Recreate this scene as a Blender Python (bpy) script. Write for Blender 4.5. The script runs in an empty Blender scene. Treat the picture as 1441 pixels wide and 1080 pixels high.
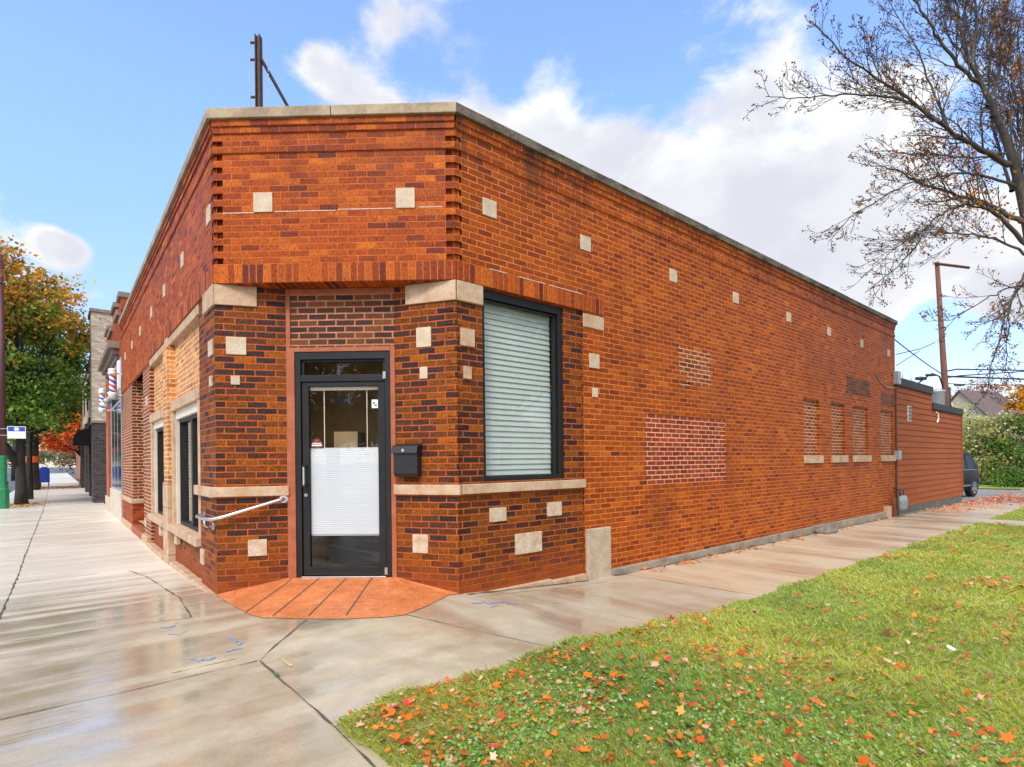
import bpy, bmesh, math, random
import numpy as np
from mathutils import Matrix, Vector, Quaternion

random.seed(7)
rng = np.random.default_rng(11)
sc = bpy.context.scene
col = sc.collection

# ------------------------------------------------------------------ camera
ZC = 1.35
YAW, ROLL, FPX, CY = 0.876341, -0.0102858, 766.02, 649.13
_F = np.array([math.cos(YAW), math.sin(YAW), 0.0])
_r = np.array([math.sin(YAW), -math.cos(YAW), 0.0])
_u = np.array([0.0, 0.0, 1.0])
_R = _r * math.cos(ROLL) + _u * math.sin(ROLL)
_U = -_r * math.sin(ROLL) + _u * math.cos(ROLL)
cam_d = bpy.data.cameras.new('camera')
cam = bpy.data.objects.new('camera', cam_d)
col.objects.link(cam)
cam_d.sensor_fit = 'HORIZONTAL'
cam_d.sensor_width = 36.0
cam_d.lens = 36.0 * FPX / 1441.0
cam_d.shift_y = (CY - 540.0) / 1441.0
cam_d.clip_end = 3000
cam.matrix_world = Matrix(((_R[0], _U[0], -_F[0], 0), (_R[1], _U[1], -_F[1], 0), (_R[2], _U[2], -_F[2], ZC), (0, 0, 0, 1)))
sc.camera = cam


def raydir(x, y):
    return _R * (x - 720.5) / FPX - _U * (y - CY) / FPX + _F


def at(x, y, d):
    """world point at forward distance d that the photo shows at (x, y)"""
    p = raydir(x, y) * d
    return Vector((p[0], p[1], p[2] + ZC))


def srgb(r, g, b):
    f = lambda c: (c / 255 / 12.92) if c <= 10 else ((c / 255 + .055) / 1.055) ** 2.4
    return (f(r), f(g), f(b), 1.0)


def lin(r, g, b):
    return (r, g, b, 1.0)


# ------------------------------------------------------------------ node helpers
class NT:
    def __init__(s, tree):
        s.t = tree

    def n(s, typ, ins=None, **props):
        nd = s.t.nodes.new(typ)
        for k, v in props.items():
            setattr(nd, k, v)
        if ins:
            for k, v in ins.items():
                sock = nd.inputs[k]
                if hasattr(v, 'bl_idname') and v.bl_idname.startswith('NodeSocket'):
                    s.t.links.new(v, sock)
                else:
                    sock.default_value = v
        return nd

    def m(s, op, a, b=0.0, c=None, clamp=False):
        ins = {0: a, 1: b}
        if c is not None:
            ins[2] = c
        return s.n('ShaderNodeMath', ins, operation=op, use_clamp=clamp).outputs[0]

    def ramp(s, fac, stops, interp='LINEAR'):
        nd = s.n('ShaderNodeValToRGB', {0: fac})
        cr = nd.color_ramp
        cr.interpolation = interp
        while len(cr.elements) < len(stops):
            cr.elements.new(0.5)
        for e, (p, c) in zip(cr.elements, stops):
            e.position = p
            e.color = c if len(c) == 4 else (*c, 1)
        return nd.outputs[0]

    def mix(s, f, a, b, blend='MIX'):
        nd = s.n('ShaderNodeMix', data_type='RGBA', blend_type=blend)
        for i, v in ((0, f), (6, a), (7, b)):
            if hasattr(v, 'bl_idname'):
                s.t.links.new(v, nd.inputs[i])
            else:
                nd.inputs[i].default_value = v
        return nd.outputs[2]

    def step(s, x, lo, hi):
        nd = s.n('ShaderNodeMapRange', {0: x, 1: lo, 2: hi, 3: 0.0, 4: 1.0}, interpolation_type='SMOOTHSTEP')
        return nd.outputs[0]

    def noise(s, vec, scale, detail=3.0, rough=.55, out=0):
        return s.n('ShaderNodeTexNoise', {'Vector': vec, 'Scale': scale, 'Detail': detail, 'Roughness': rough}).outputs[out]

    def mapping(s, vec, scale=(1, 1, 1), loc=(0, 0, 0), rot=(0, 0, 0)):
        return s.n('ShaderNodeMapping', {'Vector': vec, 'Scale': scale, 'Location': loc, 'Rotation': rot}).outputs[0]


# ------------------------------------------------------------------ world: sky with clouds, sun
SUN_AZ = math.radians(235)      # compass from +Y towards +X
SUN_EL = math.radians(48)
w = bpy.data.worlds.new('World')
sc.world = w
w.use_nodes = True
wt = NT(w.node_tree)
w.node_tree.nodes.clear()
SKY_STRENGTH = 0.15
sky = wt.n('ShaderNodeTexSky', sky_type='NISHITA', sun_disc=False, sun_elevation=SUN_EL, sun_rotation=SUN_AZ, altitude=200.0, air_density=1.0, dust_density=.7, ozone_density=2.0)
tc = wt.n('ShaderNodeTexCoord').outputs['Generated']
warp = wt.noise(tc, 3.0, 2.0, .5, 1)
wv = wt.n('ShaderNodeVectorMath', {0: warp, 1: (.5, .5, .5)}, operation='SUBTRACT').outputs[0]
wv = wt.n('ShaderNodeVectorMath', {0: wv, 3: .12}, operation='SCALE').outputs[0]
dv = wt.n('ShaderNodeVectorMath', {0: tc, 1: wv}, operation='ADD').outputs[0]
st = wt.mapping(dv, (1, 1, 1.9))
nz = wt.m('ADD', wt.m('MULTIPLY', wt.m('SUBTRACT', wt.noise(st, 3.4, 10.0, .62), .5), 1.5), .48)
nz2 = wt.noise(wt.mapping(dv, (1, 1, 1.5), (3, 1, 7)), 5.5, 7.0, .6)


def blob(px, py, width, weight):
    d = raydir(px, py)
    d = d / np.linalg.norm(d)
    dot = wt.n('ShaderNodeVectorMath', {0: dv, 1: tuple(d)}, operation='DOT_PRODUCT').outputs['Value']
    ex = wt.m('MULTIPLY', wt.m('SUBTRACT', dot, 1.0), 1.0 / (width * width / 2))
    return wt.m('MULTIPLY', wt.m('POWER', 2.718, ex), weight)


BLOBS = [(720, 150, .13, .42), (860, 165, .15, .42), (1010, 190, .16, .40), (1130, 280, .17, .34), (590, 145, .10, .31), (660, 120, .08, .20), (520, 70, .18, .07), (950, 330, .3, .26), (1250, 380, .2, .22), (800, 25, .12, -.15), (960, 40, .14, -.20), (1330, 180, .14, -.04),
         (1330, 430, .2, .24), (65, 275, .075, .19), (20, 295, .09, .2), (110, 300, .06, .13), (60, 300, .2, .08), (420, 75, .08, .13), (600, 50, .11, .14), (770, 10, .06, .16), (700, 62, .08, -.12),
         (250, 200, .22, -.30), (800, 55, .12, -.12), (1150, 30, .15, -.30), (210, 430, .14, -.30), (330, 20, .2, -.10), (1300, 480, .07, -.22), (40, 120, .16, -.22)]
acc = None
for b in BLOBS:
    o = blob(*b)
    acc = o if acc is None else wt.m('ADD', acc, o)
# unseen cloud bank added behind the camera, extra bright to light the walls
back = wt.n('ShaderNodeVectorMath', {0: dv, 1: (-.62, -.62, .48)}, operation='DOT_PRODUCT').outputs['Value']
acc = wt.m('ADD', acc, wt.m('MULTIPLY', wt.step(back, -.1, .7), .26))
dens = wt.m('ADD', nz, acc)
mask = wt.step(dens, .54, .82)
thick = wt.step(dens, .78, 1.08)
cl_a = wt.mix(wt.step(nz2, .36, .58), lin(3.75, 3.85, 4.25), lin(5.1, 5.1, 5.15))
back_boost = wt.step(back, .1, .8)
cl_b = wt.mix(wt.m('MULTIPLY', thick, .6), cl_a, lin(3.5, 3.62, 4.05))
cl_c = wt.mix(back_boost, cl_b, lin(9.0, 8.9, 8.7))
elev = wt.n('ShaderNodeSeparateXYZ', {0: tc}).outputs[2]
grad = wt.mix(wt.step(elev, .05, .55), lin(1.06, .99, 1.07), lin(1.70, 1.78, 2.0))
skyc = wt.n('ShaderNodeVectorMath', {0: sky.outputs[0], 1: grad}, operation='MULTIPLY').outputs[0]
finalc = wt.mix(mask, skyc, cl_c)
bg = wt.n('ShaderNodeBackground', {'Color': finalc, 'Strength': SKY_STRENGTH})
wo = wt.n('ShaderNodeOutputWorld', {'Surface': bg.outputs[0]})

sun_d = bpy.data.lights.new('sun', 'SUN')
sun_d.energy = 2.0
sun_d.angle = math.radians(14)
sun_d.color = (1.0, .95, .88)
sun = bpy.data.objects.new('sun', sun_d)
col.objects.link(sun)
sdir = Vector((math.sin(SUN_AZ) * math.cos(SUN_EL), math.cos(SUN_AZ) * math.cos(SUN_EL), math.sin(SUN_EL)))
sun.rotation_euler = sdir.to_track_quat('Z', 'Y').to_euler()
sun.location = sdir * 50

sc.view_settings.view_transform = 'Standard'
sc.view_settings.look = 'None'
sc.view_settings.exposure = 0.5
sc.view_settings.gamma = 1.0
sc.cycles.max_bounces = 8
sc.cycles.transparent_max_bounces = 12


# ------------------------------------------------------------------ materials
def newmat(name):
    m = bpy.data.materials.new(name)
    m.use_nodes = True
    m.node_tree.nodes.clear()
    t = NT(m.node_tree)
    return m, t


def finish(m, t, bsdf):
    t.n('ShaderNodeOutputMaterial', {'Surface': bsdf})
    return m


def simple(name, c, rough=.6, var=.18, scale=6.0, bump=.0, metal=0.0, spec=.5, bscale=None, c2=None, stretch=(1, 1, 1), coat=0.0, ior=1.5):
    m, t = newmat(name)
    o = t.n('ShaderNodeTexCoord').outputs['Object']
    o = t.mapping(o, stretch)
    n1 = t.noise(o, scale, 6.0, .6)
    n2 = t.noise(o, scale * 7.3, 4.0, .6)
    f = t.m('ADD', t.m('MULTIPLY', n1, .65), t.m('MULTIPLY', n2, .35))
    f = t.step(f, .3, .7)
    a = tuple(x * (1 - var) for x in c[:3]) + (1,)
    b = tuple(min(1, x * (1 + var)) for x in c[:3]) + (1,)
    if c2:
        a = c2
        b = c
    cc = t.mix(f, a, b)
    ins = {'Base Color': cc, 'Roughness': rough, 'Metallic': metal, 'Specular IOR Level': spec, 'IOR': ior, 'Coat Weight': coat, 'Coat Roughness': .06}
    if bump:
        bp = t.n('ShaderNodeBump', {'Height': t.noise(o, bscale or scale * 5, 5.0, .6), 'Strength': bump, 'Distance': .01})
        ins['Normal'] = bp.outputs[0]
    return finish(m, t, t.n('ShaderNodeBsdfPrincipled', ins).outputs[0])


def brick_mat(name, stops, mortar, bw=.2, bh=.0667, mw=.011, off=.5, rough=.60, mvar=.2, wob=.009, stain=None, stain_amt=0.0, rug=.35, eff=None, eff_amt=0.0, low=None, top=None, bumpd=.0035):
    m, t = newmat(name)
    uv = t.n('ShaderNodeUVMap').outputs[0]
    ob = t.n('ShaderNodeTexCoord').outputs['Object']
    wn = t.noise(uv, 9.0, 3.0, .6, 1)
    wn = t.n('ShaderNodeVectorMath', {0: wn, 1: (.5, .5, .5)}, operation='SUBTRACT').outputs[0]
    wn = t.n('ShaderNodeVectorMath', {0: wn, 3: wob}, operation='SCALE').outputs[0]
    uvw = t.n('ShaderNodeVectorMath', {0: uv, 1: wn}, operation='ADD').outputs[0]
    sx = t.n('ShaderNodeSeparateXYZ', {0: uvw})
    u = t.m('ADD', sx.outputs[0], 40 * bw)
    v = t.m('ADD', sx.outputs[1], 40 * bh + .0007)
    vr = t.m('DIVIDE', v, bh)
    row = t.m('FLOOR', vr)
    fv = t.m('MULTIPLY', t.m('SUBTRACT', vr, row), bh)
    par = t.m('MODULO', row, 2.0)
    jit = t.n('ShaderNodeTexWhiteNoise', {'W': row}, noise_dimensions='1D').outputs[0]
    ur = t.m('ADD', t.m('DIVIDE', u, bw), t.m('MULTIPLY', par, off))
    ur = t.m('ADD', ur, t.m('MULTIPLY', jit, .12))
    cl = t.m('FLOOR', ur)
    fu = t.m('MULTIPLY', t.m('SUBTRACT', ur, cl), bw)
    du = t.m('MINIMUM', fu, t.m('SUBTRACT', bw, fu))
    dvv = t.m('MINIMUM', fv, t.m('SUBTRACT', bh, fv))
    d = t.m('MINIMUM', du, dvv)
    rag = t.m('MULTIPLY', t.m('SUBTRACT', t.noise(uv, 60.0, 2.0, .5), .5), .008)
    d = t.m('ADD', d, rag)
    mask = t.step(d, mw / 2 - .0022, mw / 2 + .0022)
    cid = t.n('ShaderNodeCombineXYZ', {0: cl, 1: row, 2: 0.0}).outputs[0]
    wnz = t.n('ShaderNodeTexWhiteNoise', {'Vector': cid}, noise_dimensions='2D')
    rnd = wnz.outputs[0]
    rcol = wnz.outputs[1]
    bc = t.ramp(rnd, stops)
    # per brick value shift plus texture inside the brick
    inner = t.step(t.noise(t.mapping(uv, (1.0, .3, 1.0)), 85.0, 4.0, .7), .3, .7)
    inner2 = t.noise(uv, 17.0, 4.0, .65)
    blot = t.step(t.noise(t.mapping(uv, (1, 1, 1), (5, 3, 0)), 21.0, 5.0, .7), .55, .68)
    sep = t.n('ShaderNodeSeparateColor', {0: rcol}).outputs[1]
    val = t.m('ADD', t.m('MULTIPLY', sep, .35), t.m('ADD', t.m('MULTIPLY', inner, rug * 1.6), t.m('MULTIPLY', inner2, .5)))
    val = t.m('ADD', val, .825 - .25 - rug * .8)
    val = t.m('SUBTRACT', val, t.m('MULTIPLY', blot, .10 + rug * .6))
    val = t.m('MAXIMUM', val, .12)
    bc = t.mix(1.0, bc, t.n('ShaderNodeCombineColor', {0: val, 1: val, 2: val}).outputs[0], 'MULTIPLY')
    mn = t.noise(uv, 5.0, 5.0, .65)
    mc = t.mix(t.step(mn, .3, .7), tuple(x * (1 - mvar) for x in mortar[:3]) + (1,), tuple(min(1, x * (1 + mvar)) for x in mortar[:3]) + (1,))
    # smeared mortar wash over some bricks
    smear = t.step(t.noise(uv, 3.1, 6.0, .7), .58, .74)
    bc = t.mix(t.m('MULTIPLY', smear, .28), bc, mc)
    c = t.mix(mask, mc, bc)
    big = t.noise(uv, .55, 5.0, .6)
    if top:
        tz = t.n('ShaderNodeSeparateXYZ', {0: ob}).outputs[2]
        dn = t.noise(t.mapping(uv, (1.6, .22, 1.0), (3, 0, 0)), 1.3, 6.0, .7)
        tm_ = t.m('MULTIPLY', t.step(tz, 4.05, 4.85), t.step(dn, .46, .70))
        c = t.mix(t.m('MULTIPLY', tm_, .75), c, top)
    if low:
        oz = t.n('ShaderNodeSeparateXYZ', {0: ob}).outputs[2]
        lm = t.m('MULTIPLY', t.step(t.m('ADD', oz, t.m('MULTIPLY', mn, .55)), .72, .22), .75)
        c = t.mix(lm, c, t.mix(inner2, tuple(x * .6 for x in low[:3]) + (1,), low))
    if stain:
        sm = t.step(t.noise(t.mapping(uv, (1.0, .5, 1.0), (4, 9, 0)), 1.1, 6.0, .65), .5, .75)
        c = t.mix(t.m('MULTIPLY', sm, stain_amt), c, stain)
    if eff:
        em = t.step(t.noise(t.mapping(uv, (.7, .7, 1.0), (14, 2, 0)), 1.3, 7.0, .7), .56, .8)
        c = t.mix(t.m('MULTIPLY', em, eff_amt), c, eff)
    bv = t.m('ADD', .70, t.m('MULTIPLY', big, .60))
    c = t.mix(1.0, c, t.n('ShaderNodeCombineColor', {0: bv, 1: bv, 2: bv}).outputs[0], 'MULTIPLY')
    ro = t.m('ADD', rough + .2, t.m('MULTIPLY', mask, -.2))
    ro = t.m('ADD', ro, t.m('MULTIPLY', t.m('SUBTRACT', inner2, .5), .25))
    h = t.m('ADD', mask, t.m('MULTIPLY', inner, .22))
    h = t.m('ADD', h, t.m('MULTIPLY', sep, .25))
    bp = t.n('ShaderNodeBump', {'Height': h, 'Strength': .85, 'Distance': bumpd})
    return finish(m, t, t.n('ShaderNodeBsdfPrincipled', {'Base Color': c, 'Roughness': ro, 'Normal': bp.outputs[0], 'Specular IOR Level': .14}).outputs[0])


M = {}
ORANGE_MORT = lin(.40, .115, .032)
M['brick_main'] = brick_mat('orange_brick', [(0, lin(.14, .026, .014)), (.03, lin(.19, .034, .008)), (.09, lin(.235, .043, .004)), (.55, lin(.30, .058, .004)), (.9, lin(.35, .074, .004)), (1, lin(.40, .10, .007))], lin(.58, .158, .040), rug=.42, eff=lin(.6, .30, .19), eff_amt=.14, stain=lin(.13, .030, .008), stain_amt=.5, top=lin(.05, .022, .014), mw=.0125)
M['brick_frieze'] = brick_mat('orange_rug_brick', [(0, lin(.13, .024, .016)), (.07, lin(.20, .032, .009)), (.3, lin(.29, .050, .005)), (.8, lin(.35, .066, .005)), (1, lin(.46, .11, .008))], lin(.48, .115, .030), rug=.62, stain=lin(.13, .027, .012), stain_amt=.42, eff=lin(.5, .25, .18), eff_amt=.14, top=lin(.08, .024, .014), mw=.0105)
M['brick_soldier'] = brick_mat('orange_soldier_brick', [(0, lin(.10, .02, .012)), (.25, lin(.20, .035, .008)), (.6, lin(.34, .062, .005)), (1, lin(.46, .11, .008))], lin(.48, .115, .032), bw=.0745, bh=.2, off=0.0, rug=.6, mw=.012)
M['brick_dark'] = brick_mat('dark_rug_brick', [(0, lin(.035, .018, .016)), (.18, lin(.05, .022, .016)), (.30, lin(.085, .027, .011)), (.6, lin(.14, .040, .007)), (.85, lin(.19, .054, .006)), (1, lin(.27, .075, .006))], lin(.40, .088, .022), rug=.7, mw=.0125, low=lin(.36, .075, .014))
M['brick_soot'] = brick_mat('sooty_brick', [(0, lin(.06, .026, .018)), (.5, lin(.13, .04, .014)), (1, lin(.24, .06, .012))], lin(.26, .095, .045), rug=.4, mw=.012)
M['brick_infill'] = brick_mat('brown_infill_brick', [(0, lin(.03, .02, .018)), (.4, lin(.07, .03, .016)), (1, lin(.15, .055, .016))], lin(.44, .17, .09), rug=.35, mw=.016)
M['brick_yellow'] = brick_mat('yellow_orange_brick', [(0, lin(.42, .14, .025)), (.5, lin(.55, .22, .05)), (1, lin(.66, .30, .09))], lin(.66, .50, .33), rug=.25, mw=.015)
M['brick_patch'] = brick_mat('red_patch_brick', [(0, lin(.16, .022, .010)), (.5, lin(.24, .034, .009)), (1, lin(.30, .05, .010))], lin(.66, .33, .20), rug=.25, mw=.0145, wob=.010)
M['brick_fill_b'] = brick_mat('brown_patch_brick', [(0, lin(.10, .03, .018)), (.4, lin(.2, .055, .016)), (1, lin(.30, .085, .02))], lin(.70, .32, .16), rug=.3, mw=.014, wob=.010)
M['brick_pale_mort'] = brick_mat('red_brick_pale_mortar', [(0, lin(.09, .025, .016)), (.5, lin(.20, .045, .015)), (1, lin(.30, .075, .02))], lin(.60, .36, .22), rug=.3, mw=.017)
M['brick_low'] = brick_mat('red_base_brick', [(0, lin(.2, .03, .012)), (1, lin(.36, .07, .016))], lin(.36, .09, .04), rug=.3, mw=.010)
M['brick_cream'] = brick_mat('cream_brick', [(0, lin(.36, .27, .19)), (1, lin(.58, .48, .36))], lin(.40, .33, .25), rug=.3)
M['brick_grey'] = brick_mat('charcoal_brick', [(0, lin(.03, .026, .026)), (1, lin(.075, .06, .055))], lin(.15, .12, .10), rug=.3)
M['stone'] = simple('limestone', lin(.56, .42, .28), .75, .2, 5.0, .5, c2=lin(.40, .22, .11))
M['white_line'] = simple('pale_pointing', lin(.56, .40, .32), .8, .3, 30.0)
M['stone_pale'] = simple('pale_limestone', lin(.62, .50, .36), .75, .15, 9.0, .5, c2=lin(.44, .33, .21))
M['stone_rock'] = simple('rock_faced_limestone', lin(.60, .50, .37), .75, .2, 14.0, 1.0, c2=lin(.42, .27, .15), bscale=26)
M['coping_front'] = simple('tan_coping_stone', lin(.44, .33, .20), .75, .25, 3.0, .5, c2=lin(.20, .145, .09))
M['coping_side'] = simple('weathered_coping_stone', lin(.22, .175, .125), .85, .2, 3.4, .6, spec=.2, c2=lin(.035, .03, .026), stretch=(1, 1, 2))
M['plinth_grey'] = simple('grey_plinth_stone', lin(.36, .29, .21), .8, .3, 3.0, .6, c2=lin(.17, .135, .10))
M['guard'] = simple('buff_guard_stone', lin(.50, .39, .27), .8, .2, 6.0, .7, c2=lin(.33, .25, .17))
M['plaster'] = simple('orange_parging', lin(.40, .115, .045), .7, .2, 7.0, .5, c2=lin(.27, .066, .022))
M['cream_paint'] = simple('cream_painted_wood', lin(.68, .60, .48), .5, .08, 5.0)
M['black_metal'] = simple('black_painted_aluminium', lin(.014, .0135, .013), .5, .3, 9.0, spec=.3)
M['steel'] = simple('brushed_steel', lin(.62, .60, .56), .28, .08, 30.0, metal=1.0)
M['galv'] = simple('galvanised_grey', lin(.36, .38, .38), .45, .2, 9.0, metal=.3)
M['meter'] = simple('bluish_grey_paint', lin(.24, .29, .29), .5, .2, 9.0)
M['rust'] = simple('rusty_steel', lin(.14, .07, .045), .8, .4, 14.0, .5, c2=lin(.055, .035, .03))
M['roof_tar'] = simple('tar_roof', lin(.03, .03, .03), .9)
M['white'] = simple('white_paint', lin(.78, .78, .76), .5, .04)
M['shade'] = simple('white_pleated_fabric', lin(.56, .57, .58), .8, .03, 3.0)
M['blind'] = simple('white_slats', lin(.54, .55, .52), .45, .04, 3.0)
M['black_plastic'] = simple('black_plastic', lin(.012, .012, .013), .42, .3, 30.0, .25, bscale=300)
M['tan_card'] = simple('brown_cardboard', lin(.34, .22, .11), .8, .1)
M['red_paint'] = simple('red_paint', lin(.5, .03, .025), .4, .1)
M['notice_red'] = simple('dark_red_print', lin(.16, .012, .012), .5, .1)
M['blue_paint'] = simple('blue_paint', lin(.02, .06, .42), .4, .1)
M['interior_tan'] = simple('tan_reflection_interior', lin(.55, .33, .13), .8, .3, 2.0)  # tan stands in for autumn tree reflections in the door glass
M['siding'] = simple('brick_red_siding', lin(.36, .098, .026), .75, .18, 2.5, .2, spec=.15, c2=lin(.26, .066, .018), stretch=(.4, 1, 5))
M['fascia'] = simple('dark_roof_edge', lin(.028, .025, .022), .7, .4, 5.0)
M['concrete_dk'] = simple('dark_concrete_base', lin(.10, .10, .085), .8, .3, 4.0, .4)
M['wood_pole'] = simple('weathered_wood', lin(.20, .075, .035), .8, .35, 5.0, .5, stretch=(4, 4, .6), c2=lin(.09, .04, .025))
M['cable'] = simple('black_cable', lin(.02, .02, .022), .5)
M['bark'] = simple('grey_bark', lin(.12, .095, .07), .9, .4, 9.0, .8, c2=lin(.03, .025, .02), stretch=(1, 1, .35))
M['bark_dark'] = simple('dark_bark', lin(.05, .042, .032), .9, .4, 7.0, .8, c2=lin(.018, .016, .013), stretch=(1, 1, .35))
M['maroon'] = simple('maroon_painted_steel', lin(.11, .035, .035), .5, .2)
M['green_paint'] = simple('green_painted_iron', lin(.01, .20, .07), .4, .2)
M['tyre'] = simple('black_rubber', lin(.012, .012, .012), .8)
M['blackcar'] = simple('black_car_paint', lin(.016, .016, .015), .4, .1, ior=1.12)
M['whitecar'] = simple('white_car_paint', lin(.6, .6, .62), .3, .05, coat=1.0)
M['silvercar'] = simple('silver_car_paint', lin(.35, .36, .4), .3, .05, coat=1.0)
M['chrome'] = simple('chrome', lin(.7, .7, .72), .15, .05, metal=1.0)
M['car_glass'] = simple('dark_car_glass', lin(.008, .009, .009), .15, .1, ior=1.15)
M['tail_red'] = simple('red_lens', lin(.4, .01, .01), .2)
M['shingle'] = simple('brown_shingles', lin(.13, .09, .085), .9, .3, 3.0, .5)
M['tan_wall'] = simple('tan_stucco', lin(.42, .36, .27), .9, .15)
M['red_chim'] = simple('red_brick_far', lin(.32, .13, .07), .9, .3, 3.0)
M['blue_mark'] = simple('faded_blue_marking_paint', lin(.18, .33, .60), .6, .3, 40.0)
M['yellow_mark'] = simple('faded_yellow_paint', lin(.50, .40, .18), .6, .3, 40.0)
M['joint'] = simple('dark_joint', lin(.10, .07, .045), .9, .4, 20.0)
M['rockm'] = simple('grey_stone', lin(.20, .17, .13), .85, .3, 9.0, .8)
M['awning'] = simple('black_awning_cloth', lin(.012, .012, .013), .7)
M['white_stone'] = simple('white_stone_veneer', lin(.62, .57, .48), .8, .2, 8.0, .9, c2=lin(.44, .36, .25), bscale=14)
M['bluegrey'] = simple('bluegrey_frame', lin(.30, .34, .42), .5, .1)
M['hood_stone'] = simple('grey_cast_stone', lin(.22, .17, .13), .8, .3, 4.0, .4)
M['dark_window'] = simple('dark_shop_glass', lin(.012, .014, .016), .08, .2)
M['redpillar'] = simple('glazed_red_orange_pier', lin(.42, .09, .025), .4, .2, 3.0)
M['ribbon'] = simple('orange_ribbon', lin(.75, .12, .02), .6)
M['greenweed'] = simple('weed_green', lin(.10, .22, .03), .6, .3, 60.0)
M['number'] = simple('grey_numerals', lin(.02, .02, .026), .9, spec=.0)
M['curtain'] = simple('pale_curtain', lin(.48, .50, .42), .8, .15, 3.0, stretch=(6, 6, .3))


def glass_mat(name, tint, refl=1.0, ior=1.5):
    m, t = newmat(name)
    ge = t.n('ShaderNodeNewGeometry')
    cs = t.m('ABSOLUTE', t.n('ShaderNodeVectorMath', {0: ge.outputs['Normal'], 1: ge.outputs['Incoming']}, operation='DOT_PRODUCT').outputs['Value'])
    fr = t.m('ADD', .05, t.m('MULTIPLY', t.m('POWER', t.m('SUBTRACT', 1.0, cs), 5.0), .95), clamp=True)
    tr = t.n('ShaderNodeBsdfTransparent', {'Color': tint}).outputs[0]
    ob = t.n('ShaderNodeTexCoord').outputs['Object']
    bp = t.n('ShaderNodeBump', {'Height': t.noise(ob, 1.6, 2.0), 'Strength': .04, 'Distance': .05}).outputs[0]
    gl = t.n('ShaderNodeBsdfGlossy', {'Color': (1, 1, 1, 1), 'Roughness': .01, 'Normal': bp}).outputs[0]
    mx = t.n('ShaderNodeMixShader', {0: t.m('MULTIPLY', fr, refl), 1: tr, 2: gl}).outputs[0]
    return finish(m, t, mx)


M['glass'] = glass_mat('window_glass', (.91, .95, .925, 1), 1.3)
M['glass_door'] = glass_mat('door_glass', (.95, .97, .97, 1), 1.0)


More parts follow.
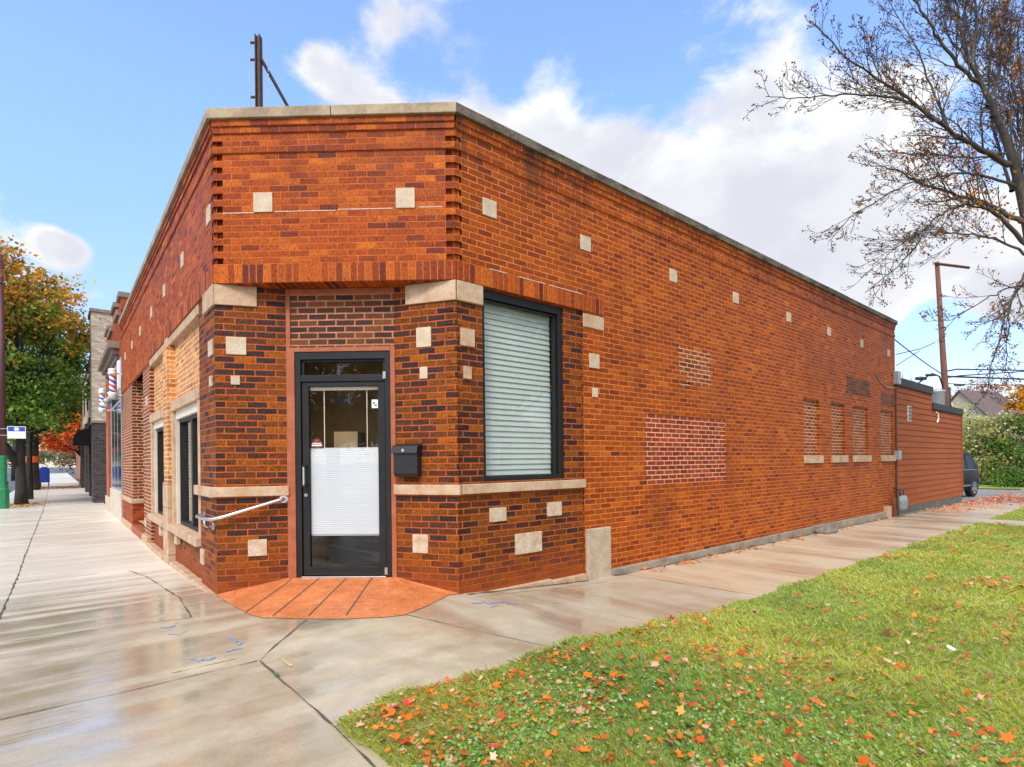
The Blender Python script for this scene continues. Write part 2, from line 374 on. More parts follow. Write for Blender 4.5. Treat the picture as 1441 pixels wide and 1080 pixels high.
def concrete_mat():
    m, t = newmat('wet_concrete')
    ob = t.n('ShaderNodeTexCoord').outputs['Object']
    s = t.n('ShaderNodeSeparateXYZ', {0: ob})
    X, Y = s.outputs[0], s.outputs[1]
    n_big = t.noise(ob, .55, 5.0, .6)
    n_mid = t.noise(ob, 3.5, 6.0, .65)
    n_fine = t.noise(ob, 60.0, 4.0, .7)
    grit = t.noise(ob, 260.0, 2.0, .6)
    c = t.mix(t.step(n_mid, .3, .72), lin(.41, .335, .215), lin(.56, .475, .335))
    c = t.mix(t.m('MULTIPLY', t.step(n_big, .42, .68), .55), c, lin(.49, .39, .25))
    # paler newer slabs down the side walk
    side = t.m('MULTIPLY', t.step(X, 5.70, 5.72), t.step(X, 60.0, 40.0))
    c = t.mix(t.m('MULTIPLY', side, .55), c, lin(.60, .46, .285))
    mids = t.m('MULTIPLY', t.step(X, 2.6, 2.62), t.step(X, 5.72, 5.70))
    c = t.mix(t.m('MULTIPLY', mids, .35), c, lin(.38, .32, .24))
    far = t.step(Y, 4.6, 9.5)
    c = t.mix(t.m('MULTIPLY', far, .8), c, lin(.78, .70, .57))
    gv = t.m('ADD', .52, t.m('MULTIPLY', t.m('ADD', n_fine, grit), .48))
    spk = t.step(t.noise(ob, 120.0, 2.0, .5), .62, .72)
    c = t.mix(t.m('MULTIPLY', spk, .35), c, lin(.17, .12, .07))
    c = t.mix(1.0, c, t.n('ShaderNodeCombineColor', {0: gv, 1: gv, 2: gv}).outputs[0], 'MULTIPLY')
    # wet film: streaks across the walk (brushed finish holds water in bands)
    cross = t.noise(t.mapping(ob, (.22, 3.1, 1), (2, 0, 0)), 1.0, 3.5, .5)
    along = t.noise(t.mapping(ob, (2.2, .5, 1), (0, 5, 0)), 1.0, 4.0, .5)
    sel = t.step(X, 1.3, 2.6)
    streak = t.n('ShaderNodeMix', {0: sel, 2: cross, 3: along}, data_type='FLOAT').outputs[0]
    pud = t.noise(t.mapping(ob, (.8, .8, 1), (7.3, 2.2, 0)), .9, 3.0, .5)
    wv = t.m('ADD', t.m('MULTIPLY', streak, .68), t.m('MULTIPLY', pud, .42))
    west = t.step(X, 1.9, -.6)           # film and coat strengthened towards the street to brighten the sky reflection
    wv = t.m('ADD', wv, t.m('MULTIPLY', west, .085))
    wet = t.step(wv, .47, .68)
    dry = t.step(Y, 5.8, 9.0)
    wet = t.m('MULTIPLY', wet, t.m('SUBTRACT', 1.0, t.m('MULTIPLY', dry, .62)))
    wet = t.m('MULTIPLY', wet, t.m('SUBTRACT', 1.0, t.m('MULTIPLY', t.step(X, 3.2, 5.6), .45)))
    rough = t.m('ADD', .50, t.m('MULTIPLY', wet, -.42))
    rough = t.m('ADD', rough, t.m('MULTIPLY', n_fine, .06))
    dark = t.m('SUBTRACT', 1.0, t.m('MULTIPLY', wet, .12))
    c = t.mix(1.0, c, t.n('ShaderNodeCombineColor', {0: dark, 1: dark, 2: dark}).outputs[0], 'MULTIPLY')
    hgt = t.m('ADD', t.m('MULTIPLY', n_fine, .5), t.m('MULTIPLY', grit, .5))
    bp = t.n('ShaderNodeBump', {'Height': hgt, 'Strength': t.m('SUBTRACT', .3, t.m('MULTIPLY', wet, .27)), 'Distance': .004})
    rip = t.n('ShaderNodeMix', {0: sel, 2: t.noise(t.mapping(ob, (1.6, 22, 1)), 1.0, 4.0, .6), 3: t.noise(t.mapping(ob, (22, 1.6, 1)), 1.0, 4.0, .6)}, data_type='FLOAT').outputs[0]
    bp1 = t.n('ShaderNodeBump', {'Height': rip, 'Strength': .12, 'Distance': .012, 'Normal': bp.outputs[0]})
    bp2 = t.n('ShaderNodeBump', {'Height': streak, 'Strength': .10, 'Distance': .05, 'Normal': bp1.outputs[0]})
    b = t.n('ShaderNodeBsdfPrincipled', {'Base Color': c, 'Roughness': rough, 'Normal': bp2.outputs[0], 'Specular IOR Level': .5,
                                         'Coat Weight': t.m('MULTIPLY', wet, .9), 'Coat Roughness': t.m('ADD', .07, t.m('MULTIPLY', dry, .22)), 'Coat IOR': t.m('ADD', 1.55, t.m('MULTIPLY', west, .75)), 'Coat Normal': bp2.outputs[0]})
    return finish(m, t, b.outputs[0])


M['concrete'] = concrete_mat()


def ramp_mat():
    m, t = newmat('orange_painted_concrete')
    ob = t.n('ShaderNodeTexCoord').outputs['Object']
    n1 = t.noise(ob, 4.0, 6.0, .65)
    n2 = t.noise(ob, 45.0, 4.0, .7)
    c = t.mix(t.step(n1, .3, .7), lin(.47, .135, .038), lin(.62, .20, .068))
    c = t.mix(t.m('MULTIPLY', t.step(n2, .57, .64), .55), c, lin(.66, .45, .30))
    c = t.mix(t.m('MULTIPLY', t.step(t.noise(ob, 9.0, 5.0, .7), .52, .68), .4), c, lin(.27, .075, .025))
    rot = t.mapping(ob, (1, 1, 1), rot=(0, 0, -math.atan2(-.659, .752)))
    wv = t.n('ShaderNodeTexWave', {'Vector': rot, 'Scale': 3.6, 'Distortion': .6, 'Detail': 1.0}, bands_direction='Y').outputs[0]
    h = t.m('ADD', t.m('MULTIPLY', wv, .5), t.m('MULTIPLY', n2, .4))
    bp = t.n('ShaderNodeBump', {'Height': h, 'Strength': .35, 'Distance': .006})
    wet = t.step(t.noise(ob, 2.2, 4.0, .6), .42, .62)
    return finish(m, t, t.n('ShaderNodeBsdfPrincipled', {'Base Color': c, 'Roughness': t.m('ADD', .6, t.m('MULTIPLY', wet, -.25)), 'Normal': bp.outputs[0], 'Specular IOR Level': .25, 'Coat Weight': t.m('MULTIPLY', wet, .12), 'Coat Roughness': .12}).outputs[0])


M['ramp'] = ramp_mat()


def asphalt_mat(name, a, b, rough=.5):
    m, t = newmat(name)
    ob = t.n('ShaderNodeTexCoord').outputs['Object']
    c = t.mix(t.step(t.noise(ob, .6, 6.0, .65), .35, .68), a, b)
    g = t.noise(ob, 90.0, 3.0, .7)
    c = t.mix(t.m('MULTIPLY', g, .4), c, lin(.02, .02, .02))
    wet = t.step(t.noise(t.mapping(ob, (.6, .2, 1)), 1.0, 4.0), .4, .6)
    return finish(m, t, t.n('ShaderNodeBsdfPrincipled', {'Base Color': c, 'Roughness': t.m('ADD', rough + .25, t.m('MULTIPLY', wet, -.15)), 'Specular IOR Level': .3}).outputs[0])


M['asphalt'] = asphalt_mat('wet_asphalt', lin(.12, .117, .112), lin(.19, .185, .175))
M['drive'] = asphalt_mat('pale_wet_driveway', lin(.26, .235, .20), lin(.36, .33, .285), .55)


def lawn_mat():
    m, t = newmat('lawn_soil')
    ob = t.n('ShaderNodeTexCoord').outputs['Object']
    n = t.noise(ob, 2.5, 6.0, .65)
    n2 = t.noise(ob, 60.0, 4.0, .7)
    c = t.mix(t.step(n, .3, .7), lin(.28, .34, .045), lin(.36, .42, .06))
    c = t.mix(t.step(n2, .45, .7), c, lin(.17, .14, .05))
    bp = t.n('ShaderNodeBump', {'Height': n2, 'Strength': .9, 'Distance': .03})
    return finish(m, t, t.n('ShaderNodeBsdfPrincipled', {'Base Color': c, 'Roughness': .9, 'Normal': bp.outputs[0]}).outputs[0])


M['lawn'] = lawn_mat()


def attr_mat(name, rough=.6, trans=.25, spec=.3):
    m, t = newmat(name)
    a = t.n('ShaderNodeAttribute', attribute_name='tint').outputs[0]
    b = t.n('ShaderNodeBsdfPrincipled', {'Base Color': a, 'Roughness': rough, 'Specular IOR Level': spec}).outputs[0]
    tl = t.n('ShaderNodeBsdfTranslucent', {'Color': a}).outputs[0]
    return finish(m, t, t.n('ShaderNodeMixShader', {0: trans, 1: b, 2: tl}).outputs[0])


M['leaf'] = attr_mat('leaf', .55, .42)
M['grass'] = attr_mat('grass_blade', .6, .5, .15)
M['fallen'] = attr_mat('fallen_leaf', .45, .12, .4)


def barber_mat():
    m, t = newmat('barber_stripes')
    uv = t.n('ShaderNodeUVMap').outputs[0]
    s = t.n('ShaderNodeSeparateXYZ', {0: uv})
    f = t.m('FRACT', t.m('ADD', t.m('MULTIPLY', s.outputs[1], 1.75), t.m('MULTIPLY', s.outputs[0], 1.0)))
    W, Rr, B = lin(.75, .75, .75), lin(.55, .03, .03), lin(.02, .06, .40)
    c = t.ramp(f, [(0, W), (.22, Rr), (.45, W), (.70, B), (.95, W)], 'CONSTANT')
    return finish(m, t, t.n('ShaderNodeBsdfPrincipled', {'Base Color': c, 'Roughness': .2}).outputs[0])


M['barber'] = barber_mat()


# ------------------------------------------------------------------ geometry helpers
class Frame:
    """vertical plane: u along e, d outwards along n, z up"""
    def __init__(s, o, e):
        s.o = np.array(o[:2], float)
        e = np.array(e[:2], float)
        s.e = e / np.linalg.norm(e)
        s.n = np.array([s.e[1], -s.e[0]])

    def P(s, u, d, z):
        p = s.o + s.e * u + s.n * d
        return (p[0], p[1], z)


class MB:
    def __init__(s):
        s.v, s.f, s.uv, s.mi = [], [], [], []

    def face(s, pts, uvs=None, mi=0):
        i = len(s.v)
        s.v += [tuple(p) for p in pts]
        s.f.append(tuple(range(i, i + len(pts))))
        s.uv.append(uvs if uvs else [(p[0], p[1]) for p in pts])
        s.mi.append(mi)

    def fq(s, F, u0, u1, z0, z1, d, mi=0):
        s.face([F.P(u0, d, z0), F.P(u1, d, z0), F.P(u1, d, z1), F.P(u0, d, z1)], [(u0, z0), (u1, z0), (u1, z1), (u0, z1)], mi)

    def box(s, F, u0, u1, z0, z1, d0, d1, mi=0):
        P = F.P
        s.face([P(u0, d1, z0), P(u1, d1, z0), P(u1, d1, z1), P(u0, d1, z1)], [(u0, z0), (u1, z0), (u1, z1), (u0, z1)], mi)
        s.face([P(u1, d0, z0), P(u0, d0, z0), P(u0, d0, z1), P(u1, d0, z1)], [(u1, z0), (u0, z0), (u0, z1), (u1, z1)], mi)
        s.face([P(u0, d0, z0), P(u0, d1, z0), P(u0, d1, z1), P(u0, d0, z1)], [(u0 + d0, z0), (u0 + d1, z0), (u0 + d1, z1), (u0 + d0, z1)], mi)
        s.face([P(u1, d1, z0), P(u1, d0, z0), P(u1, d0, z1), P(u1, d1, z1)], [(u1 - d1, z0), (u1 - d0, z0), (u1 - d0, z1), (u1 - d1, z1)], mi)
        s.face([P(u0, d1, z1), P(u1, d1, z1), P(u1, d0, z1), P(u0, d0, z1)], [(u0, d1), (u1, d1), (u1, d0), (u0, d0)], mi)
        s.face([P(u0, d0, z0), P(u1, d0, z0), P(u1, d1, z0), P(u0, d1, z0)], [(u0, d0), (u1, d0), (u1, d1), (u0, d1)], mi)

    def panel(s, F, u0, u1, z0, z1, d=0.0, holes=(), mi=0):
        us = sorted({u0, u1} | {h[0] for h in holes} | {h[1] for h in holes})
        zs = sorted({z0, z1} | {h[2] for h in holes} | {h[3] for h in holes})
        us = [u for u in us if u0 <= u <= u1]
        zs = [z for z in zs if z0 <= z <= z1]
        for a, b in zip(us, us[1:]):
            for c, e in zip(zs, zs[1:]):
                mu, mz = (a + b) / 2, (c + e) / 2
                if any(h[0] < mu < h[1] and h[2] < mz < h[3] for h in holes):
                    continue
                s.fq(F, a, b, c, e, d, mi)
        P = F.P
        for h in holes:
            a, b, c, e, dep = h[:5]
            if dep <= 0:
                continue
            k = d - dep
            s.face([P(a, d, c), P(a, k, c), P(a, k, e), P(a, d, e)], [(a, c), (a + dep, c), (a + dep, e), (a, e)], mi)
            s.face([P(b, k, c), P(b, d, c), P(b, d, e), P(b, k, e)], [(b - dep, c), (b, c), (b, e), (b - dep, e)], mi)
            s.face([P(a, d, e), P(a, k, e), P(b, k, e), P(b, d, e)], [(a, e), (a, e + dep), (b, e + dep), (b, e)], mi)
            s.face([P(a, k, c), P(a, d, c), P(b, d, c), P(b, k, c)], [(a, c - dep), (a, c), (b, c), (b, c - dep)], mi)

    def prism(s, pts, z0, z1, mi=0):
        """vertical prism over a counter-clockwise plan"""
        n = len(pts)
        L = 0
        for i in range(n):
            a, b = pts[i], pts[(i + 1) % n]
            l = math.dist(a[:2], b[:2])
            s.face([(a[0], a[1], z0), (b[0], b[1], z0), (b[0], b[1], z1), (a[0], a[1], z1)], [(L, z0), (L + l, z0), (L + l, z1), (L, z1)], mi)
            L += l
        s.face([(p[0], p[1], z1) for p in pts], None, mi)
        s.face([(p[0], p[1], z0) for p in reversed(pts)], None, mi)

    def loft(s, rings, closed=True, caps=True, mi=0):
        """rings: lists of equal length of points"""
        n = len(rings[0])
        base = len(s.v)
        for r in rings:
            s.v += [tuple(p) for p in r]
        for i in range(len(rings) - 1):
            for j in range(n if closed else n - 1):
                k = (j + 1) % n
                s.f.append((base + i * n + j, base + i * n + k, base + (i + 1) * n + k, base + (i + 1) * n + j))
                s.uv.append([(j / n, i), ((j + 1) / n, i), ((j + 1) / n, i + 1), (j / n, i + 1)])
                s.mi.append(mi)
        if caps:
            for ring, rev in ((0, True), (len(rings) - 1, False)):
                idx = [base + ring * n + j for j in range(n)]
                s.f.append(tuple(reversed(idx) if rev else idx))
                s.uv.append([(0, 0)] * n)
                s.mi.append(mi)

    def tube(s, pts, rad, n=8, caps=True, mi=0):
        pts = [Vector(p) for p in pts]
        if not hasattr(rad, '__len__'):
            rad = [rad] * len(pts)
        rings = []
        prev = None
        for i, p in enumerate(pts):
            t = (pts[min(i + 1, len(pts) - 1)] - pts[max(i - 1, 0)]).normalized()
            if prev is None:
                a = t.cross(Vector((0, 0, 1)))
                if a.length < .05:
                    a = t.cross(Vector((1, 0, 0)))
                a.normalize()
            else:
                a = (prev - t * prev.dot(t))
                if a.length < 1e-4:
                    a = t.cross(Vector((0, 0, 1)))
                a.normalize()
            prev = a
            b = t.cross(a)
            rings.append([p + (a * math.cos(2 * math.pi * k / n) + b * math.sin(2 * math.pi * k / n)) * rad[i] for k in range(n)])
        s.loft(rings, True, caps, mi)

    def lathe(s, c, prof, n=20, mi=0):
        rings = [[(c[0] + r * math.cos(2 * math.pi * k / n), c[1] + r * math.sin(2 * math.pi * k / n), c[2] + z) for k in range(n)] for r, z in prof]
        s.loft(rings, True, True, mi)

    def build(s, name, mat, parent=None, bevel=0.0, smooth=False):
        me = bpy.data.meshes.new(name)
        me.from_pydata(s.v, [], s.f)
        ul = me.uv_layers.new(name='UVMap')
        flat = [c for f in s.uv for p in f for c in p]
        ul.data.foreach_set('uv', flat)
        for m in (mat if isinstance(mat, (list, tuple)) else [mat]):
            me.materials.append(M[m] if isinstance(m, str) else m)
        if len(me.materials) > 1:
            me.polygons.foreach_set('material_index', s.mi)
        if smooth:
            me.polygons.foreach_set('use_smooth', [True] * len(me.polygons))
        me.update()
        o = bpy.data.objects.new(name, me)
        col.objects.link(o)
        setp(o, parent)
        if bevel:
            bm = bmesh.new()
            bm.from_mesh(me)
            bmesh.ops.remove_doubles(bm, verts=bm.verts, dist=1e-5)
            bm.to_mesh(me)
            bm.free()
            b = o.modifiers.new('bevel', 'BEVEL')
            b.width = bevel
            b.segments = 2
            b.limit_method = 'ANGLE'
        return o


def setp(o, parent):
    if parent is not None:
        o.parent = parent
        mw = Matrix.LocRotScale(parent.location, parent.rotation_euler, parent.scale)
        if parent.parent is not None:
            mw = parent.parent['_mw'] if False else parent.matrix_parent_world @ mw if hasattr(parent, 'matrix_parent_world') else mw
        o.matrix_parent_inverse = mw.inverted() if parent.type == 'EMPTY' else Matrix.Identity(4)


def thing(name, label, cat, loc=(0, 0, 0), group=None):
    o = bpy.data.objects.new(name, None)
    o.empty_display_size = .2
    o.location = loc
    col.objects.link(o)
    return tag(o, label, cat, group)


def tag(o, label, cat, group=None):
    o['label'] = label
    o['category'] = cat
    if group:
        o['group'] = group
    return o


def kind(o, k):
    o['kind'] = k
    return o


def fast_mesh(name, verts, faces_n, nper, mat, parent=None, colors=None, smooth=False):
    """verts (N*nper,3) numpy: N polygons of nper corners each; colors (N,3)"""
    N = faces_n
    me = bpy.data.meshes.new(name)
    me.vertices.add(N * nper)
    me.vertices.foreach_set('co', np.ascontiguousarray(verts, dtype=np.float32).ravel())
    me.loops.add(N * nper)
    me.loops.foreach_set('vertex_index', np.arange(N * nper, dtype=np.int32))
    me.polygons.add(N)
    me.polygons.foreach_set('loop_start', np.arange(N, dtype=np.int32) * nper)
    me.polygons.foreach_set('loop_total', np.full(N, nper, dtype=np.int32))
    if colors is not None:
        ca = me.color_attributes.new('tint', 'FLOAT_COLOR', 'CORNER')
        c4 = np.ones((N, nper, 4), np.float32)
        c4[:, :, :3] = colors[:, None, :]
        ca.data.foreach_set('color', c4.ravel())
    me.materials.append(M[mat])
    me.update()
    me.validate()
    o = bpy.data.objects.new(name, me)
    col.objects.link(o)
    setp(o, parent)
    return o


# ------------------------------------------------------------------ ground profile
def g(x, y):
    return float(np.interp(x, [3.1, 5, 16, 25, 60], [0, -.13, -.2, -.27, -.4]) + np.interp(y, [6.3, 9.5, 80], [0, -.1, -.1]))


def gv(x, y):
    return np.interp(x, [3.1, 5, 16, 25, 60], [0, -.13, -.2, -.27, -.4]) + np.interp(y, [6.3, 9.5, 80], [0, -.1, -.1])


def sheet(name, polyx, polyy, dz, mat, skirt=0.0, sub=None):
    """grid sheet over x lines, y lines following the ground profile, with an edge skirt"""
    mb = MB()
    X, Y = list(polyx), list(polyy)
    for a, b in zip(X, X[1:]):
        for c, d in zip(Y, Y[1:]):
            mb.face([(a, c, g(a, c) + dz), (b, c, g(b, c) + dz), (b, d, g(b, d) + dz), (a, d, g(a, d) + dz)])
    if skirt:
        for y, rev in ((Y[0], False), (Y[-1], True)):
            for a, b in zip(X, X[1:]):
                p = [(a, y, g(a, y) + dz - skirt), (b, y, g(b, y) + dz - skirt), (b, y, g(b, y) + dz), (a, y, g(a, y) + dz)]
                mb.face(p[::-1] if rev else p)
        for x, rev in ((X[0], True), (X[-1], False)):
            for c, d in zip(Y, Y[1:]):
                p = [(x, c, g(x, c) + dz - skirt), (x, d, g(x, d) + dz - skirt), (x, d, g(x, d) + dz), (x, c, g(x, c) + dz)]
                mb.face(p[::-1] if rev else p)
    return kind(mb.build(name, mat), 'structure')


GX = [3.1, 5, 16, 25]
GY = [6.3, 9.5]
sheet('ground', [-500, -60, -20, -6] + GX + [60, 150, 600], [-500, -60, -8] + GY + [80, 200, 700], -.20, 'asphalt')
# corner walk and the walk along the street front
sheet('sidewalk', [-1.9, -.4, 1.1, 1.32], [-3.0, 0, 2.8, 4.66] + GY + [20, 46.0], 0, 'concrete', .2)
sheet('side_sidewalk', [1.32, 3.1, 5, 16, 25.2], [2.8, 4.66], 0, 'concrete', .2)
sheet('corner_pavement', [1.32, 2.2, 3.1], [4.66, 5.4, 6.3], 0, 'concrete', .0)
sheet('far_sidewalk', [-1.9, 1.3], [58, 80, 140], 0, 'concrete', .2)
sheet('far_side_sidewalk', [36.5, 40, 60, 90], [2.8, 4.6], .02, 'concrete', .2)
sheet('driveway', [25.2, 30, 36.5], [-4, 0, 2.8, 4.66, 12, 30], -.012, 'drive')
sheet('lawn', [1.12, 3.1, 5, 10, 16.3], [-4, -2, 0, 1.5, 2.79], .012, 'lawn', .1)
sheet('far_lawn', [17.7, 20, 25.15], [-4, -2, 0, 1.5, 2.79], .012, 'lawn', .1)
sheet('lawn_path', [16.3, 17.7], [-4, 0, 2.8], 0.004, 'concrete')
sheet('verge', [36.5, 60, 90], [4.6, 8, 30], .03, 'lawn')
sheet('far_verge', [-1.9, 6], [46.0, 47.2], .01, 'lawn')

walk = bpy.data.objects['sidewalk']
swalk = bpy.data.objects['side_sidewalk']


def strip(mb, pts, wd, dz=.004, jitter=.0):
    """thin strip on the ground along plan points"""
    P = []
    for (a, b) in zip(pts, pts[1:]):
        n = max(2, int(math.dist(a, b) / .12))
        for i in range(n):
            t = i / n
            P.append((a[0] + (b[0] - a[0]) * t, a[1] + (b[1] - a[1]) * t))
    P.append(pts[-1])
    L, Rr = [], []
    for i, p in enumerate(P):
        a, b = P[max(0, i - 1)], P[min(len(P) - 1, i + 1)]
        dx, dy = b[0] - a[0], b[1] - a[1]
        l = math.hypot(dx, dy)
        nx, ny = -dy / l, dx / l
        j = random.uniform(-jitter, jitter)
        h = wd / 2 * random.choice((.25, .5, .8, 1.0, 1.4)) * random.uniform(.8, 1.2)
        q = (p[0] + nx * j, p[1] + ny * j)
        L.append((q[0] + nx * h, q[1] + ny * h))
        Rr.append((q[0] - nx * h, q[1] - ny * h))
    for i in range(len(P) - 1):
        a, b, c, d = Rr[i], Rr[i + 1], L[i + 1], L[i]
        mb.face([(p[0], p[1], g(*p) + dz) for p in (a, b, c, d)])


def joint(pts, wd, parent, jit=.006):
    mb = MB()
    strip(mb, pts, wd, .004, jit)
    return mb.build('joint', 'joint', parent)


joint([(1.05, 3.98), (1.07, 2.72), (1.05, 1.2), (1.05, -2.9)], .014, walk)
joint([(1.03, 3.98), (.3, 3.97), (-1.9, 4.02)], .010, walk)
joint([(1.06, 3.99), (1.30, 4.33), (1.63, 4.74)], .014, walk)
joint([(.9, 5.50), (-.36, 5.71), (-1.9, 5.8)], .006, walk)
joint([(.89, 5.52), (.93, 6.4), (.84, 8.2), (.72, 9.0)], .014, walk)
joint([(.37, 9.03), (-1.9, 9.1)], .012, walk)
joint([(-.42, 5.72), (-.43, 12), (-.40, 23), (-.5, 45)], .016, walk)
for yy in (11.5, 14, 16.5, 19, 22.9, 26, 30, 34, 38, 42):
    joint([(1.2, yy), (-.4, yy + .05)], .009, walk)
for yy in (26.6, 29.2, 32.5):
    joint([(-.5, yy), (-1.85, yy)], .05, walk)
joint([(2.31, 4.46), (2.5, 3.7), (2.73, 2.82)], .007, swalk)
joint([(3.55, 4.55), (3.95, 2.85)], .005, swalk)
joint([(5.62, 4.5), (5.8, 2.85)], .010, swalk)
for i, xx in enumerate((7.3, 8.9, 10.6, 12.3, 14.1, 16.0, 18.2, 20.4, 22.6)):
    joint([(xx, 4.55), (xx + .1, 2.82)], .008, swalk)
joint([(3.2, 4.42), (4.4, 4.36), (5.5, 4.38)], .006, swalk)

for a_, b_, yy in ((5.45, 16.1, 4.525), (3.2, 5.0, 4.555), (16.2, 24.5, 4.55)):
    mbd = MB()
    strip(mbd, [(a_, yy), (b_, yy)], .055, .003, .012)
    mbd.build('dirt_line', 'joint', swalk)

# faded utility paint marks


def gnd(x, y):
    r = raydir(x, y)
    k = (.0 - ZC) / r[2]
    return (float(r[0] * k), float(r[1] * k))


bmk = MB()
for pts in ([(226, 884), (240, 883), (247, 880)], [(228, 890), (242, 886)], [(238, 893), (252, 894), (262, 889)], [(246, 878), (258, 876)], [(215, 892), (226, 889)],
            [(325, 897), (331, 905), (336, 902)], [(332, 903), (343, 902)], [(333, 908), (342, 905)], [(318, 918), (340, 913)], [(270, 928), (280, 932), (290, 928)], [(280, 930), (296, 929), (304, 925)]):
    strip(bmk, [gnd(*p) for p in pts], .018, .005, .012)
for pts in ([(664, 850), (684, 848)], [(686, 851), (702, 846), (726, 848)], [(690, 855), (700, 853)]):
    strip(bmk, [gnd(*p) for p in pts], .03, .005, .012)
bmk.build('paint_mark', 'blue_mark', walk)
ymk = MB()
strip(ymk, [(1.17, 3.93), (1.18, 3.72)], .035, .005, .003)
strip(ymk, [(.55, 4.12), (.93, 4.13)], .012, .005, .004)
ymk.build('paint_mark', 'yellow_mark', walk)

# kerb of the street
kb = MB()
for c, d in ((-3, 6.3), (6.3, 9.5), (9.5, 46)):
    a = [(-2.05, c, g(0, c) + .003), (-1.9, c, g(0, c) + .003), (-1.9, d, g(0, d) + .003), (-2.05, d, g(0, d) + .003)]
    kb.face(a)
    kb.face([(-2.05, d, g(0, d) - .2), (-2.05, c, g(0, c) - .2), a[0], a[3]])
kind(kb.build('kerb', 'concrete'), 'structure')

# ------------------------------------------------------------------ the corner shop
L0 = np.array([1.243, 6.249])
R0 = np.array([3.123, 4.602])
CLEN = float(np.linalg.norm(R0 - L0))
FC = Frame(L0, R0 - L0)                     # chamfer
FR = Frame((0, R0[1]), (1, 0))              # right wall, u = x
FL = Frame((L0[0], 0), (0, -1))             # left wall, u = -y
REC = .2
FD = Frame(FC.P(0, -REC, 0), FC.e)          # door plane
B1 = np.array(FD.P(.66, 0, 0)[:2])
B2 = np.array(FD.P(1.81, 0, 0)[:2])
FSL = Frame(L0, B1 - L0)
FSR = Frame(B2, R0 - B2)
LSL = float(np.linalg.norm(B1 - L0))
LSR = float(np.linalg.norm(R0 - B2))
ZT = 4.87
XE = 17.15
YE = 16.9

shop = thing('corner_shop', 'single-storey orange brick corner shop with a chamfered doorway, stone insets and coping', 'building', (L0[0], L0[1], 0))


def part(mb, name, mat, bevel=0.0, parent=shop, label=None):
    o = mb.build(name, mat, parent, bevel)
    if label:
        o['label'] = label
    return o


# --- right wall
mb = MB()
holes = [(5.007, 5.0071, 0, 0.1, 0)]
WIN = [(11.40, 12.18), (12.80, 13.56), (14.05, 15.06), (15.96, 16.95)]
patches = [(6.24, 8.39, 1.0, 2.0)] + [(a, b, 1.40, 2.54) for a, b in WIN]
mb.panel(FR, 4.99, XE, -.35, 3.4, 0, [(a, b, c, d, .012 if c < 1.2 else .045) for a, b, c, d in patches])
part(mb, 'wall', 'brick_main')
mb = MB()
mb.panel(FR, R0[0] + .07, XE, 3.4, ZT, 0)
for i in range(11):
    z = 3.4 + .1334 * i
    mb.box(FR, R0[0] + .001, R0[0] + .07, z + .0667, z + .1334, -.05, 0)
mb.fq(FR, R0[0] - .02, R0[0] + .09, 3.4, ZT, -.03)
for z0, z1, d in ((4.803, 4.868, .030), (4.738, 4.803, .016), (4.536, 4.602, .014)):
    mb.box(FR, R0[0] + .004, XE, z0, z1, -.02, d)
part(mb, 'frieze', 'brick_main')
mb = MB()
mb.fq(FR, 6.24, 8.39, 1.0, 2.0, -.012)
part(mb, 'wall_patch', 'brick_patch', label='blocked opening of red brick with white mortar')
mb = MB()
for a, b, c, d in ((7.06, 7.95, 2.62, 3.03), (7.25, 7.95, 2.48, 2.62), (7.1, 7.35, 2.42, 2.5)):
    mb.box(FR, a, b, c, d, -.01, .003)
part(mb, 'wall_patch', 'brick_fill_b')
for a, b in WIN:
    mb = MB()
    mb.fq(FR, a, b, 1.40, 2.54, -.045)
    f = part(mb, 'blocked_window', 'brick_fill_b')
    mb = MB()
    mb.box(FR, a - .02, b + .06, 1.245, 1.40, -.06, .05)
    mb.build('sill', 'stone', f, .006)
for a, b, c, d in ((13.7, 15.2, 2.80, 3.20), (16.0, 17.0, 2.667, 3.0)):
    mb = MB()
    mb.box(FR, a, b, c, d, -.01, .002)
    part(mb, 'wall_patch', 'brick_soot', label='soot-dark patch of brick above the blocked windows')
# lower bay with shop window
mb = MB()
WN = (3.46, 4.68, 1.135, 3.185)
mb.panel(FR, R0[0], 4.99, -.12, 3.2, -.02, [(*WN, .14)])
P = FR.P
mb.face([P(4.99, -.02, -.12), P(4.99, 0, -.12), P(4.99, 0, 3.2), P(4.99, -.02, 3.2)], [(0, 0), (.02, 0), (.02, 3.2), (0, 3.2)])
part(mb, 'wall', 'brick_dark', label='dark brick bay round the large side window')
mb = MB()
mb.box(FR, R0[0] + .004, 5.375, 3.203, 3.397, -.03, .014)
mb.box(FC, .004, CLEN - .004, 3.203, 3.397, -.36, .014)
mb.box(FL, -11.5, -L0[1] - .004, 3.203, 3.397, -.03, .014)
mb.box(FL, -YE + .02, -11.5, 3.14, 3.397, -.03, .014)
part(mb, 'soldier_course', 'brick_soldier')
# stone inlays


def inlay(F, u0, u1, z0, z1, mat='stone_pale', d=.012):
    mb = MB()
    mb.box(F, u0, u1, z0, z1, -.04, d)
    return part(mb, 'stone_inset', mat, .004)


